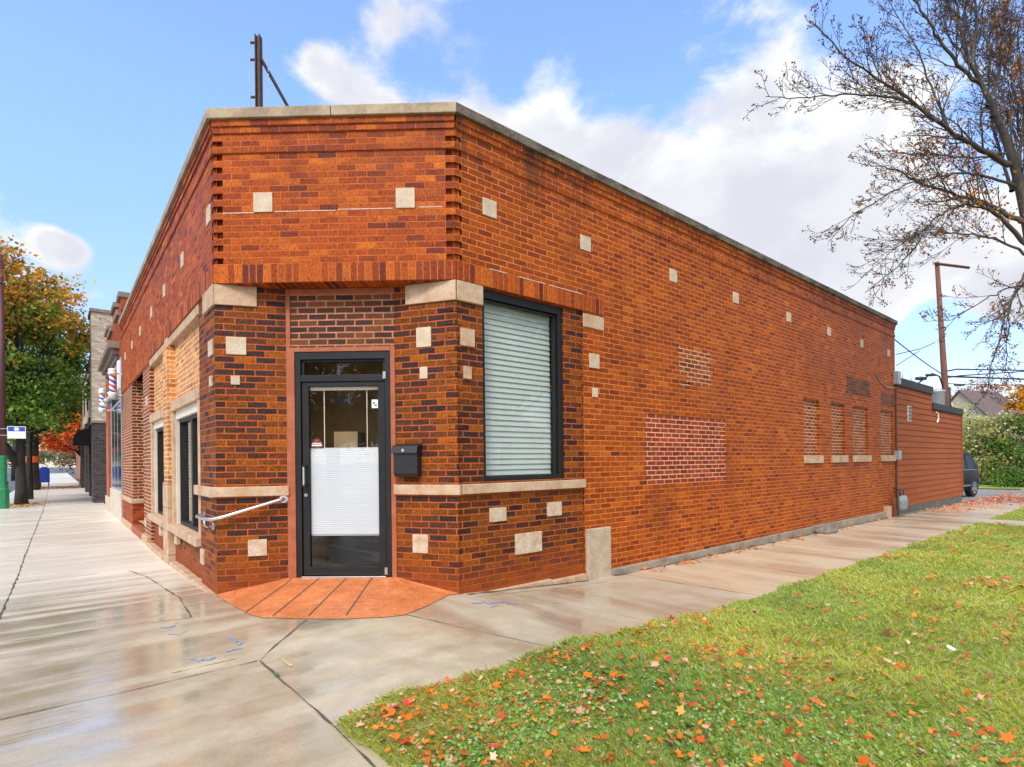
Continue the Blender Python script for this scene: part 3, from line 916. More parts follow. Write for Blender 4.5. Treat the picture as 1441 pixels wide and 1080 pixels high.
for x, zc in ((3.555, 4.05), (5.055, 4.045), (6.94, 4.04), (8.75, 4.05), (10.76, 4.05), (12.71, 4.055), (14.67, 4.055), (16.63, 4.06)):
    inlay(FR, x - .092, x + .092, zc - .092, zc + .092)
inlay(FR, 5.105, 5.288, 2.508, 2.69)
inlay(FR, 5.152, 5.256, 2.143, 2.26)
inlay(FR, 3.17, 3.345, 2.54, 2.72, 'stone', 0.004)
inlay(FR, 3.205, 3.302, 2.203, 2.333, 'stone', 0.004)
inlay(FR, 3.526, 3.75, .70, .85, 'stone_rock', .0)
inlay(FR, 4.37, 4.60, .70, .86, 'stone_rock', .0)
inlay(FR, 3.878, 4.272, .31, .54, 'stone_rock', .0)
inlay(FC, .42, .618, 3.927, 4.127)
inlay(FC, 1.888, 2.083, 3.937, 4.142)
for y, zc in ((6.464, 3.985), (8.056, 3.97), (9.614, 3.96), (11.087, 3.955), (12.765, 3.95), (14.3, 3.945), (15.85, 3.94)):
    inlay(FL, -y - .09, -y + .09, zc - .09, zc + .09)
inlay(FL, -6.53, -6.35, 2.49, 2.655)
inlay(FL, -6.49, -6.39, 2.17, 2.28)
inlay(FL, -8.87, -8.69, .25, .42, 'stone_rock')
inlay(FL, -7.06, -6.90, .22, .39, 'stone_rock')
inlay(FL, -12.3, -12.1, .2, .36, 'stone_rock')
inlay(FL, -10.4, -10.2, .22, .37, 'stone_rock')
inlay(FL, -11.95, -11.77, 2.42, 2.60)
inlay(FSL, .105, .298, 2.483, 2.666)
inlay(FSL, .148, .235, 2.171, 2.264)
inlay(FSL, .294, .477, .384, .557, 'stone_rock')
inlay(FSR, .26, .429, 2.541, 2.746)
inlay(FSR, .296, .384, 2.213, 2.337)
inlay(FSR, .194, .372, .403, .596, 'stone_rock')
# springer blocks under the lintel
mb = MB()
mb.box(FSL, .004, .405, 2.99, 3.2, -.05, .02)
mb.box(FL, -6.75, -L0[1] - .004, 2.985, 3.2, -.05, .02)
part(mb, 'stone_block', 'stone', .006)
mb = MB()
mb.box(FSR, .141, LSR - .004, 2.995, 3.2, -.05, .02)
part(mb, 'stone_block', 'stone', .006)
mb = MB()
mb.box(FR, R0[0] + .004, 3.455, 2.995, 3.2, -.05, .012)
part(mb, 'stone_block', 'stone', .006)
mb = MB()
mb.box(FR, 4.996, 5.38, 3.005, 3.172, -.05, .014)
part(mb, 'stone_block', 'stone', .006)
mb = MB()
mb.box(FR, 5.007, 5.44, -.2, .497, -.05, .045)
part(mb, 'stone_block', 'guard', .012, label='tall buff stone corner guard block on the ground')
# sill course
mb = MB()
mb.box(FSL, -.03, LSL + .01, 1.010, 1.112, -.06, .035)
mb.box(FL, -7.27, -L0[1] - .03, 1.0, 1.108, -.06, .035)
part(mb, 'sill_course', 'stone', .006)
mb = MB()
mb.box(FSR, -.01, LSR + .03, 1.010, 1.115, -.06, .035)
mb.box(FR, R0[0] + .03, 4.99, 1.015, 1.115, -.06, .035)
part(mb, 'sill_course', 'stone', .006)
# plinths
mb = MB()
for a, b in ((3.17, 3.75), (3.755, 4.4), (4.405, 5.0)):
    mb = MB()
    mb.box(FR, a, b, -.25, -.028 - .02 * (a > 4.3), -.05, .03 + .004 * math.sin(a * 9))
    part(mb, 'plinth_stone', 'stone', .008)
x = 5.445
while x < 16.1:
    b = min(16.1, x + random.uniform(1.1, 1.6))
    mb = MB()
    mb.box(FR, x, b - .012, -.3, -.055 + random.uniform(-.008, .008) + .03 * (x - 5) / 11, -.05, .055 + random.uniform(-.008, .01))
    part(mb, 'plinth_stone', 'plinth_grey', .012)
    x = b
mb = MB()
mb.box(FR, 16.12, 16.42, -.3, .10, -.05, .10)
part(mb, 'plinth_stone', 'stone', .012)
for a, b in ((6.27, 7.4), (7.41, 8.7), (8.71, 9.05), (9.75, 10.7), (10.71, 11.6)):
    mb = MB()
    mb.box(FL, -b, -a, -.3, -.0 - .03 * min(1, (a - 6) / 3), -.05, .05)
    part(mb, 'plinth_stone', 'stone', .01)
for a, b in ((11.7, 12.5), (14.5, YE)):
    mb = MB()
    mb.box(FL, -b, -a, -.3, .045, -.05, .04)
    part(mb, 'plinth_stone', 'stone', .01)

# --- chamfer frieze
mb = MB()
mb.panel(FC, .1, CLEN - .1, 3.4, ZT, 0)
for u in (.1, CLEN - .1):
    mb.face([FC.P(u, 0, 3.4), FC.P(u, -.05, 3.4), FC.P(u, -.05, ZT), FC.P(u, 0, ZT)], [(u, 3.4), (u + .05, 3.4), (u + .05, ZT), (u, ZT)])
mb.fq(FC, -.03, CLEN + .03, 3.4, ZT, -.045)
for i in range(11):
    z = 3.4 + .1334 * i
    mb.box(FC, .002, .1, z + .0667, z + .1334, -.05, -.001)
    mb.box(FC, CLEN - .1, CLEN - .002, z + .0667, z + .1334, -.05, -.001)
for z0, z1, d in ((4.803, 4.868, .030), (4.738, 4.803, .016), (4.536, 4.602, .014)):
    mb.box(FC, .004, CLEN - .004, z0, z1, -.02, d)
part(mb, 'frieze', 'brick_frieze')
mb = MB()
for a, b, z in ((.10, .42, 3.925), (.64, 1.27, 3.932), (1.29, 1.86, 3.94), (2.12, 2.36, 3.945)):
    mb.box(FC, a, b, z - .005, z + .004, -.01, .004)
part(mb, 'mortar_line', 'white_line')
mb = MB()
for a, b in ((3.55, 3.78), (3.95, 4.35), (4.42, 4.98)):
    mb.box(FR, a, b, 3.394, 3.404, -.01, .017)
part(mb, 'mortar_line', 'white_line')
# splayed piers
mb = MB()
mb.panel(FSL, 0, LSL, -.1, 3.2, 0)
part(mb, 'pier', 'brick_dark')
mb = MB()
mb.panel(FSR, 0, LSR, -.1, 3.2, 0)
# quoins alternate bricks standing proud at the right corner pier
for i in range(14):
    z = 1.15 + .1334 * i
    if z > 2.9:
        break
    mb.box(FSR, LSR - .11, LSR - .002, z, z + .0667, -.02, .008)
    mb.box(FR, R0[0] + .002, R0[0] + .06, z, z + .0667, -.04, -.010)
part(mb, 'pier', 'brick_dark')
# infill over the door and parged jambs
mb = MB()
mb.fq(FD, .66, 1.81, 2.565, 3.2, -.004)
part(mb, 'infill', 'brick_infill')
mb = MB()
mb.box(FD, .655, .742, .08, 2.575, -.12, .012)
mb.box(FD, 1.764, 1.815, .08, 2.575, -.12, .012)
mb.box(FD, .742, 1.764, 2.530, 2.575, -.12, .010)
mb.box(FD, .655, .70, 2.575, 3.2, -.12, .010)
mb.box(FD, .655, 1.815, 3.14, 3.2, -.12, .006)
part(mb, 'jamb', 'plaster', .004)

# --- left wall
mb = MB()
mb.panel(FL, -YE, -L0[1] - .07, 3.4, ZT, 0)
for i in range(11):
    z = 3.4 + .1334 * i
    mb.box(FL, -L0[1] - .07, -L0[1] - .002, z + .0667, z + .1334, -.05, 0)
mb.fq(FL, -L0[1] - .09, -L0[1] + .02, 3.4, ZT, -.03)
for z0, z1, d in ((4.803, 4.868, .030), (4.738, 4.803, .016), (4.536, 4.602, .014)):
    mb.box(FL, -YE, -L0[1] - .004, z0, z1, -.02, d)
part(mb, 'frieze', 'brick_frieze')
mb = MB()
mb.panel(FL, -7.08, -L0[1], -.35, 3.2, -.006)
part(mb, 'pier', 'brick_dark')
mb = MB()
mb.box(FL, -12.5, -11.5, -.35, 3.2, -.2, -.006)
part(mb, 'pier', 'brick_pale_mort')
mb = MB()
mb.fq(FL, -11.55, -7.05, 2.1, 3.2, -.07)
part(mb, 'infill', 'brick_yellow')
mb = MB()
mb.fq(FL, -11.55, -7.05, -.35, .5, -.05)
part(mb, 'wall', 'brick_dark', label='dark brick below the front windows')
mb = MB()
mb.box(FL, -9.3, -7.09, 3.08, 3.2, -.1, .0)
part(mb, 'lintel', 'stone', .005)
mb = MB()
mb.box(FL, -11.49, -9.5, 3.08, 3.2, -.1, .0)
part(mb, 'lintel', 'stone', .005)
mb = MB()
mb.box(FL, -9.62, -9.22, 1.09, 3.06, -.08, .03)
part(mb, 'pilaster', 'brick_yellow')
z = -.3
while z < 1.08:
    h = .34
    mb = MB()
    mb.box(FL, -9.65, -9.2, z, min(1.09, z + h) - .006, -.08, .045)
    part(mb, 'pilaster_block', 'stone', .008)
    z += h
mb = MB()
mb.box(FL, -9.56, -9.28, 3.062, 3.2, -.08, .02)
part(mb, 'pilaster_block', 'stone', .008)
for (u0, u1, z0, z1, gl) in ((-9.19, -7.14, .40, 2.25, 2), (-11.5, -9.75, .40, 2.23, 2)):
    mb = MB()
    a = .12
    mb.box(FL, u0, u0 + a, z0 + .1, z1 - .14, -.12, -.01)
    mb.box(FL, u1 - a, u1, z0 + .1, z1 - .14, -.12, -.01)
    mb.box(FL, u0 - .02, u1 + .02, z1 - .14, z1, -.12, .0)
    fr = part(mb, 'window', 'stone', .005)
    mb = MB()
    mb.box(FL, u0 - .03, u1 + .03, z0, z0 + .1, -.12, .05)
    mb.build('sill', 'stone', fr, .008)
    mb = MB()
    i0, i1, j0, j1 = u0 + a, u1 - a, z0 + .1, z1 - .14
    mb.box(FL, i0, i0 + .05, j0, j1, -.16, -.05)
    mb.box(FL, i1 - .05, i1, j0, j1, -.16, -.05)
    mb.box(FL, i0 + .05, i1 - .05, j1 - .12, j1, -.16, -.05)
    mb.build('casing', 'cream_paint', fr, .004)
    mb = MB()
    i0, i1, j1 = i0 + .05, i1 - .05, j1 - .12
    mb.box(FL, i0, i0 + .05, j0, j1, -.17, -.09)
    mb.box(FL, i1 - .05, i1, j0, j1, -.17, -.09)
    mid = (i0 + i1) / 2
    mb.box(FL, mid - .04, mid + .04, j0 + .05, j1 - .05, -.17, -.10)
    mb.box(FL, i0 + .05, i1 - .05, j1 - .05, j1, -.17, -.09)
    mb.box(FL, i0 + .05, i1 - .05, j0, j0 + .05, -.17, -.09)
    mb.build('frame', 'black_metal', fr, .003)
    mb = MB()
    mb.fq(FL, i0, i1, j0, j1, -.14)
    mb.build('glass', 'glass', fr)
    mb = MB()
    n = 26
    for k in range(n):
        a0, a1 = i0 + (i1 - i0) * .30 * k / n, i0 + (i1 - i0) * .30 * (k + 1) / n
        for off in (0, (i1 - i0) * .6):
            d0, d1 = -.3 + .02 * (k % 2), -.3 + .02 * ((k + 1) % 2)
            mb.face([FL.P(a0 + off, d0, j0), FL.P(a1 + off, d1, j0), FL.P(a1 + off, d1, j1), FL.P(a0 + off, d0, j1)])
    mb.build('curtain', 'curtain', fr)
# recessed street entrance and the far pier
mb = MB()
D0 = 1.1
mb.face([FL.P(-12.5, -.006, -.1), FL.P(-12.5, -D0, -.1), FL.P(-12.5, -D0, 3.2), FL.P(-12.5, -.006, 3.2)], [(0, 0), (D0, 0), (D0, 3.3), (0, 3.3)])
mb.fq(FL, -14.5, -12.5, -.1, 3.2, -D0)
mb.face([FL.P(-14.5, -.006, .6), FL.P(-14.5, -D0, .6), FL.P(-14.5, -D0, 3.2), FL.P(-14.5, -.006, 3.2)], [(0, .6), (D0, .6), (D0, 3.2), (0, 3.2)])
mb.fq(FL, -YE, -14.5, .6, 3.2, -.006)
part(mb, 'pier', 'brick_pale_mort')
mb = MB()
mb.box(FL, -YE, -14.47, -.3, .5, -D0, .012)
part(mb, 'pier_base', 'brick_low')
mb = MB()
mb.box(FL, -YE, -14.42, .5, .6, -D0, .05)
part(mb, 'pier_cap', 'stone', .02)
mb = MB()
mb.box(FL, -14.47, -12.5, -.3, .04, -D0, .03)
part(mb, 'threshold', 'plaster', .01)
mb = MB()
mb.box(FL, -13.9, -12.9, .05, 2.4, -D0, -D0 + .05)
part(mb, 'door', 'black_metal', .01, label='dark street door set back in the recess')

# --- back, end wall, roof, floor
mb = MB()
FE = Frame((XE, R0[1]), (0, 1))
mb.panel(FE, 0, 12.3, -.3, ZT, 0)
FB = Frame((XE, YE), (-1, 0))
mb.panel(FB, 0, XE - L0[0], -.3, ZT, 0)
part(mb, 'wall', 'brick_main')
mb = MB()
pl_ = [FC.P(.02, -.05, 0), FC.P(CLEN - .02, -.05, 0), (XE - .05, R0[1] + .05, 0), (XE - .05, YE - .05, 0), (L0[0] + .05, YE - .05, 0)]
mb.face([(p[0], p[1], 4.55) for p in pl_])
part(mb, 'roof', 'roof_tar')
mb = MB()
mb.face([(p[0], p[1], .12) for p in [FD.P(.0, -.1, 0), FD.P(2.4, -.1, 0)] + pl_[2:]])
part(mb, 'floor', 'interior_tan')
mb = MB()
FI = Frame(FC.P(-.1, -1.55, 0), FC.e)
mb.fq(FI, 0, 2.7, .12, 4.5, 0)
part(mb, 'reflection_partition', 'interior_tan')  # added behind the door, coloured to imitate reflections in its glass

# --- coping stones
def coping(F, u0, u1, n, mat, m0=0.0, m1=0.0):
    mb = MB()
    st = (u1 - u0) / n
    for i in range(n):
        a, b = u0 + st * i, u0 + st * (i + 1) - (.008 if i < n - 1 else 0)
        j = random.uniform(-.003, .003)
        P = F.P
        z0, z1 = ZT, 4.972 + j
        # mitred ends at the corners
        e0 = m0 if i == 0 else 0
        e1 = m1 if i == n - 1 else 0
        q = [(a - e0 * .06, .06), (b + e1 * .06, .06), (b - e1 * .25, -.25), (a + e0 * .25, -.25)]
        mb.prism([P(u, d, 0) for u, d in q], z0, z1)
    return part(mb, 'coping', mat, .006)


tL = math.tan(abs(math.atan2(FC.e[1], FC.e[0]) + math.pi / 2) / 2)
tR = math.tan(abs(math.atan2(FC.e[1], FC.e[0])) / 2)
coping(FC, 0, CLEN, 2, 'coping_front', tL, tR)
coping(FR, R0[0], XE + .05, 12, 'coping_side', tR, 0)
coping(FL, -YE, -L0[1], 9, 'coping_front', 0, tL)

# --- rooftop chimney stub behind the parapet
mb = MB()
mb.box(FR, 14.5, 15.2, 4.4, 5.10, -.9, -.32)
ch = part(mb, 'chimney', 'brick_main')
mb = MB()
mb.box(FR, 14.44, 15.26, 5.10, 5.17, -.96, -.26)
mb.build('cap', 'stone', ch, .01)

# --- shop window
mb = MB()
u0, u1, z0, z1 = WN
mb.box(FR, u0, u0 + .045, z0, z1, -.13, -.045)
mb.box(FR, u1 - .075, u1, z0, z1, -.13, -.045)
mb.box(FR, u0 + .045, u1 - .075, z1 - .085, z1, -.13, -.045)
mb.box(FR, u0 + .045, u1 - .075, z0, z0 + .05, -.13, -.045)
mb.box(FR, u1 - .11, u1 - .09, z0 + .05, z1 - .085, -.13, -.07)
mb.box(FR, u0 + .045, u1 - .075, z1 - .11, z1 - .095, -.13, -.07)
win = part(mb, 'window', 'black_metal', .003)
mb = MB()
mb.fq(FR, u0 + .045, u1 - .075, z0 + .05, z1 - .085, -.105)
mb.build('glass', 'glass', win)
mb = MB()
zz = z0 + .06
while zz < z1 - .10:
    a = zz
    P = FR.P
    mb.face([P(u0 + .05, -.160, a), P(u1 - .10, -.160, a), P(u1 - .10, -.178, a + .064), P(u0 + .05, -.178, a + .064)])
    mb.face([P(u0 + .05, -.160, a), P(u1 - .10, -.160, a), P(u1 - .10, -.166, a - .006), P(u0 + .05, -.166, a - .006)])
    zz += .062
mb.build('blind', 'blind', win)

# --- door
mb = MB()
mb.box(FD, .745, .802, .14, 2.528, -.1, .0)
mb.box(FD, 1.704, 1.762, .14, 2.528, -.1, .0)
mb.box(FD, .802, 1.704, 2.45, 2.528, -.1, .0)
mb.box(FD, .802, 1.704, 2.215, 2.285, -.1, -.005)
mb.box(FD, .802, .83, 2.285, 2.45, -.1, -.03)
mb.box(FD, 1.676, 1.704, 2.285, 2.45, -.1, -.03)
mb.box(FD, .83, 1.676, 2.425, 2.45, -.1, -.03)
dfr = part(mb, 'door_frame', 'black_metal', .003)
mb = MB()
mb.fq(FD, .802, 1.704, 2.285, 2.45, -.06)
mb.build('transom_glass', 'glass_door', dfr)
mb = MB()
lf0, lf1 = .808, 1.698
mb.box(FD, lf0, .878, .158, 2.21, -.075, -.02)
mb.box(FD, 1.622, lf1, .158, 2.21, -.075, -.02)
mb.box(FD, .878, 1.622, 2.165, 2.21, -.075, -.02)
mb.box(FD, .878, 1.622, .158, .245, -.075, -.02)
dr = part(mb, 'door', 'black_metal', .004)
mb = MB()
mb.fq(FD, .878, 1.622, .245, 2.165, -.045)
mb.build('glass', 'glass_door', dr)
mb = MB()
nz_ = 90
for k in range(nz_):
    za, zb = .584 + (1.494 - .584) * k / nz_, .584 + (1.494 - .584) * (k + 1) / nz_
    da, db = -.062 + .0022 * (k % 2), -.062 + .0022 * ((k + 1) % 2)
    mb.face([FD.P(.88, da, za), FD.P(1.62, da, za), FD.P(1.62, db, zb), FD.P(.88, db, zb)])
mb.box(FD, .88, 1.62, 1.494, 1.512, -.095, -.07)
mb.box(FD, .88, 1.62, .57, .584, -.095, -.07)
mb.build('shade', 'shade', dr)
mb = MB()
mb.box(FD, .88, 1.62, 2.128, 2.163, -.10, -.065)
for u in (1.025, 1.487):
    mb.box(FD, u - .004, u + .004, 1.512, 2.128, -.085, -.08)
mb.build('shade_rail', 'cream_paint', dr)
mb = MB()
mb.tube([FD.P(.845, .045, 1.12), FD.P(.845, .045, 1.31)], .012, 10)
mb.build('handle', 'steel', dr)
mb = MB()
for z in (1.115, 1.315):
    mb.box(FD, .828, .862, z - .012, z + .012, -.02, .055)
mb.build('handle_mount', 'black_metal', dr)
mb = MB()
mb.tube([FD.P(.845, -.03, 1.01), FD.P(.845, -.008, 1.01)], .018, 14)
mb.build('lock', 'steel', dr)
mb = MB()
for z in (.165, 2.235):
    mb.box(FD, 1.685, 1.715, z, z + .075, -.02, .012)
mb.build('hinge', 'steel', dr)
mb = MB()
mb.box(FD, .80, 1.70, .128, .15, -.1, .02)
part(mb, 'door_sill', 'steel', .003)
mb = MB()
mb.box(FD, 1.55, 1.62, 1.93, 2.02, -.043, -.042)
stk = mb.build('sticker', 'white', dr)
mb = MB()
mb.box(FD, 1.562, 1.585, 1.972, 1.992, -.0415, -.041)
mb.box(FD, 1.58, 1.605, 1.95, 1.967, -.0415, -.041)
mb.build('sticker_print', 'blue_paint', stk) if False else mb.build('sticker_print', 'blue_paint', dr)
mb = MB()
pts = [(.882, 1.53)] + [(.882 + .065 + .065 * math.cos(a), 1.53 + .085 * math.sin(a)) for a in np.linspace(math.pi, 0, 12)]
mb.face([FD.P(u, -.06, z) for u, z in pts[1:]])
mb.box(FD, .884, 1.010, 1.515, 1.529, -.062, -.06)
mb.build('notice', 'notice_red', dr)
mb = MB()
mb.box(FD, .90, .995, 1.556, 1.566, -.0595, -.059)
mb.box(FD, .892, 1.003, 1.532, 1.548, -.0595, -.059)
mb.build('notice_band', 'white', dr)
# house number, lettering on the glass
fc = bpy.data.curves.new('house_number', 'FONT')
fc.body = '5800'
fc.size = .135
fc.space_character = 1.15
fc.extrude = .0008
tx = bpy.data.objects.new('tmp_text', fc)
col.objects.link(tx)
bpy.context.view_layer.update()
dg = bpy.context.evaluated_depsgraph_get()
tm = bpy.data.meshes.new_from_object(tx.evaluated_get(dg))
bpy.data.objects.remove(tx)
for v in tm.vertices:
    p = FD.P(1.11 + v.co.x * .85, -.041 + v.co.z, 1.985 + v.co.y)
    v.co = p
tm.materials.clear()
tm.materials.append(M['number'])
to = bpy.data.objects.new('house_number', tm)
col.objects.link(to)
setp(to, dr)

# cardboard box standing inside the door
cb = MB()
cb.box(FD, 1.03, 1.30, 1.24, 1.70, -.65, -.35)
tag(cb.build('cardboard_box', 'tan_card', None, .004), 'tan cardboard box standing inside behind the door glass', 'box')

ct = MB()
ct.box(FD, .98, 1.9, .12, 1.19, -.72, -.30)
ct.box(FD, .96, 1.92, 1.19, 1.24, -.74, -.28)
tag(ct.build('counter', 'black_plastic', None), 'dark counter just inside the door, under the cardboard box', 'counter')

# --- ramp
mb = MB()
EDGE = [(1.24, 6.06), (1.27, 5.63), (1.29, 5.29), (1.355, 5.06), (1.60, 4.80), (1.86, 4.55), (2.15, 4.36), (2.335, 4.30), (2.62, 4.42), (3.02, 4.64)]
TOPL = [FD.P(s, .0, .135) for s in (.66, .70, .78, .90, 1.1, 1.3, 1.5, 1.64, 1.76, 1.81)]
for i in range(len(EDGE) - 1):
    a, b = EDGE[i], EDGE[i + 1]
    c, d = TOPL[i + 1], TOPL[i]
    mb.face([(a[0], a[1], .006), (b[0], b[1], .006), c, d])
mb.face([(L0[0], L0[1], .012), (EDGE[0][0], EDGE[0][1], .006), TOPL[0]])
mb.face([(EDGE[-1][0], EDGE[-1][1], .006), (R0[0], R0[1], .01), TOPL[-1]])
mb.box(FD, .66, 1.81, 0, .134, -.12, .001)
rampo = mb.build('ramp', 'ramp')
kind(rampo, 'structure')


def ramp_z(p):
    # height on the ramp under plan point p
    q = np.array(p) - FD.o
    d = q @ FD.n
    return .012 + .135 * max(0, 1 - d / 1.05)


mb = MB()
for s0, s1 in ((.70, .63), (.99, .95), (1.28, 1.27), (1.55, 1.60)):
    p0 = np.array(FD.P(s0, .02, 0)[:2])
    p1 = np.array(FD.P(s1, 1.0, 0)[:2])
    # ray cast the quads by sampling
    prev = None
    for k in range(15):
        p = p0 + (p1 - p0) * k / 14
        best = None
        for i in range(len(EDGE) - 1):
            tri = [np.array([EDGE[i][0], EDGE[i][1], .006]), np.array([EDGE[i + 1][0], EDGE[i + 1][1], .006]), np.array(TOPL[i + 1]), np.array(TOPL[i])]
            for T in ((tri[0], tri[1], tri[2]), (tri[0], tri[2], tri[3])):
                A = np.array([[T[1][0] - T[0][0], T[2][0] - T[0][0]], [T[1][1] - T[0][1], T[2][1] - T[0][1]]])
                if abs(np.linalg.det(A)) < 1e-9:
                    continue
                ab = np.linalg.solve(A, p - T[0][:2])
                if ab[0] >= -1e-3 and ab[1] >= -1e-3 and ab.sum() <= 1.001:
                    best = T[0][2] + ab[0] * (T[1][2] - T[0][2]) + ab[1] * (T[2][2] - T[0][2])
        if best is None:
            prev = None
            continue
        e = FD.e * .006
        if prev is not None:
            pp, pz = prev
            mb.face([(pp[0] - e[0], pp[1] - e[1], pz + .004), (pp[0] + e[0], pp[1] + e[1], pz + .004), (p[0] + e[0], p[1] + e[1], best + .004), (p[0] - e[0], p[1] - e[1], best + .004)])
        prev = (p, best)
mb.build('joint', 'joint', rampo)

# ------------------------------------------------------------------ things on the shop
# handrail
t = thing('handrail', 'bent stainless steel handrail fixed to the pier left of the door', 'handrail', (L0[0], L0[1], .8))
mb = MB()
cor = FSL.P(-.02, .085, .79)
rail = [FSL.P(.645, .004, .975), FSL.P(.645, .05, .975), FSL.P(.61, .07, .968), FSL.P(.1, .075, .815), cor, FL.P(-6.35, .09, .785), FL.P(-6.75, .09, .785), FL.P(-6.80, .07, .785), FL.P(-6.81, .004, .785)]
mb.tube(rail, .019, 12)
mb.build('rail', 'steel', t, 0, True)
for F, u, z in ((FSL, .645, .975), (FL, -6.81, .785), (FL, -6.36, .70)):
    mb = MB()
    mb.tube([F.P(u, -.002, z), F.P(u, .012, z)], .042, 18)
    mb.build('flange', 'steel', t)
mb = MB()
mb.tube([FL.P(-6.36, .01, .70), FL.P(-6.36, .07, .70), FL.P(-6.36, .088, .72), FL.P(-6.36, .09, .775)], .011, 8)
mb.build('bracket', 'steel', t, 0, True)

# letter box
t = thing('wall_mailbox', 'black metal letter box with a slanted lid hung on the brick right of the door', 'mailbox', FSR.P(.17, .0, 1.2))
mb = MB()
ring0 = [(0, .0), (.0, .06), (.0, .11)]
prof = [(.002, 1.20), (.075, 1.20), (.10, 1.23), (.105, 1.47), (.09, 1.50), (.002, 1.50)]
A = [FSR.P(.03, d, z) for d, z in prof]
B = [FSR.P(.305, d, z) for d, z in prof]
mb.loft([A, B])
mb.build('body', 'black_plastic', t, .006)
mb = MB()
prof = [(.002, 1.545), (.002, 1.503), (.1, 1.503), (.125, 1.44), (.132, 1.442), (.115, 1.515)]
mb.loft([[FSR.P(.02, d, z) for d, z in prof], [FSR.P(.315, d, z) for d, z in prof]])
mb.build('lid', 'black_plastic', t, .004)
mb = MB()
mb.tube([FSR.P(.155, .122, 1.472), FSR.P(.155, .13, 1.472)], .016, 14)
mb.build('lock', 'steel', t)

# roof sign post
t = thing('roof_sign_post', 'rusty steel post with a slanted brace standing on the shop roof', 'post', at(365, 152, 8.0))
p0, p1 = at(371, 165, 8.0), at(363.5, 51, 8.0)
p0 = Vector((p1.x + .03, p1.y - .02, 4.5))
mb = MB()
for F_ in (Frame((p1.x, p1.y), (.77, -.64)),):
    mb.box(F_, -.024, .024, 4.5, p1.z, -.010, .010)
    mb.box(F_, -.036, -.024, 4.5, p1.z, -.05, .05)
    mb.box(F_, .024, .036, 4.5, p1.z, -.05, .05)
mb.build('post', 'rust', t)
mb = MB()
q0, q1 = at(368, 84, 8.0), at(406, 152, 8.3)
q1.z = min(q1.z, q1.z)
ext = q1 + (q1 - q0) * .12
mb.tube([q0, ext], .024, 6)
mb.build('brace', 'rust', t)
mb = MB()
for zz in (p1.z - .1, p1.z - .35, p1.z - .9, p1.z - 1.3):
    mb.tube([Vector((p1.x - .09, p1.y + .07, zz)), Vector((p1.x - .03, p1.y + .02, zz))], .018, 6)
mb.build('bolt', 'rust', t)
mb = MB()
for dx in (-.13, .14):
    e = np.array([.77, -.64]) * dx
    zz = p1.z - .25
    while zz > 4.9:
        mb.tube([(p1.x + e[0], p1.y + e[1], zz), (p1.x + e[0] + .004, p1.y + e[1], zz - .05)], .006, 4)
        zz -= .075
mb.build('chain', 'galv', t)

# meters and boxes at the far end of the wall
t = thing('gas_meter', 'grey gas meter with rusty pipes at the foot of the wall', 'gas meter', FR.P(17.3, .2, .0))
mb = MB()
zb = -.02
mb.loft([[FR.P(16.80 + .20 * math.cos(a) * k, .22 + .11 * math.sin(a) * k, zb + z) for a in np.linspace(0, 2 * math.pi, 17)[:-1]] for z, k in ((.0, .7), (.03, .95), (.10, 1.0), (.22, 1.05), (.25, 1.1), (.28, 1.0), (.36, .85), (.38, .6))])
mb.build('body', 'meter', t, 0, True)
mb = MB()
mb.tube([FR.P(16.67, .22, zb + .3), FR.P(16.67, .22, zb + .46), FR.P(16.61, .2, zb + .5), FR.P(16.55, .2, zb + .5), FR.P(16.53, .2, zb + .45), FR.P(16.53, .2, zb - .12)], .022, 8)
mb.tube([FR.P(16.93, .22, zb + .3), FR.P(16.93, .22, zb + .5), FR.P(16.93, .05, zb + .55), FR.P(16.93, .0, zb + .55)], .022, 8)
mb.build('pipe', 'rust', t, 0, True)
t = thing('service_conduit', 'thin brown conduit with two grey boxes running down the end of the brick wall', 'conduit', FR.P(17.0, .03, .0))
mb = MB()
mb.tube([FR.P(17.10, .03, .3), FR.P(17.10, .03, 3.35)], .022, 8)
mb.build('pipe', 'rust', t)
for a, b, c, d in ((16.99, 17.22, 3.28, 3.62), (17.0, 17.2, 1.28, 1.52)):
    mb = MB()
    mb.box(FR, a, b, c, d, .0, .12)
    mb.build('box', 'galv', t, .01)
mb = MB()
mb.tube([FR.P(15.6, .01, 3.45), FR.P(15.9, .02, 3.25), FR.P(16.4, .02, 3.15), FR.P(17.0, .03, 3.18)], .012, 6)
mb.build('loose_wire', 'galv', t)

# boulder at the plinth
bm_ = bmesh.new()
bmesh.ops.create_icosphere(bm_, subdivisions=3, radius=1)
for v in bm_.verts:
    k = 1 + .18 * math.sin(v.co.x * 4 + 1) * math.cos(v.co.y * 5) + .1 * math.sin(v.co.z * 7)
    v.co = Vector((12.0 + v.co.x * .33 * k, 4.42 + v.co.y * .16 * k, -.17 + v.co.z * .15 * k))
me = bpy.data.meshes.new('boulder')
bm_.to_mesh(me)
bm_.free()
me.materials.append(M['rockm'])
o = bpy.data.objects.new('boulder', me)
col.objects.link(o)
tag(o, 'grey chunk of stone lying against the wall plinth', 'stone')

# ------------------------------------------------------------------ wood-sided extension
ext_ = thing('wood_sided_extension', 'low red-brown wood-sided extension with a stepped roof edge at the end of the brick wall', 'building', (17.3, R0[1], -.1))


def siding(F, u0, u1, z0, z1, mb):
    z = z0
    while z < z1 - .01:
        b = min(z1, z + .165)
        mb.face([F.P(u0, .022, z), F.P(u1, .022, z), F.P(u1, .003, b), F.P(u0, .003, b)], [(u0, z), (u1, z), (u1, b), (u0, b)])
        mb.face([F.P(u0, .0, z), F.P(u1, .0, z), F.P(u1, .022, z), F.P(u0, .022, z)])
        z += .165


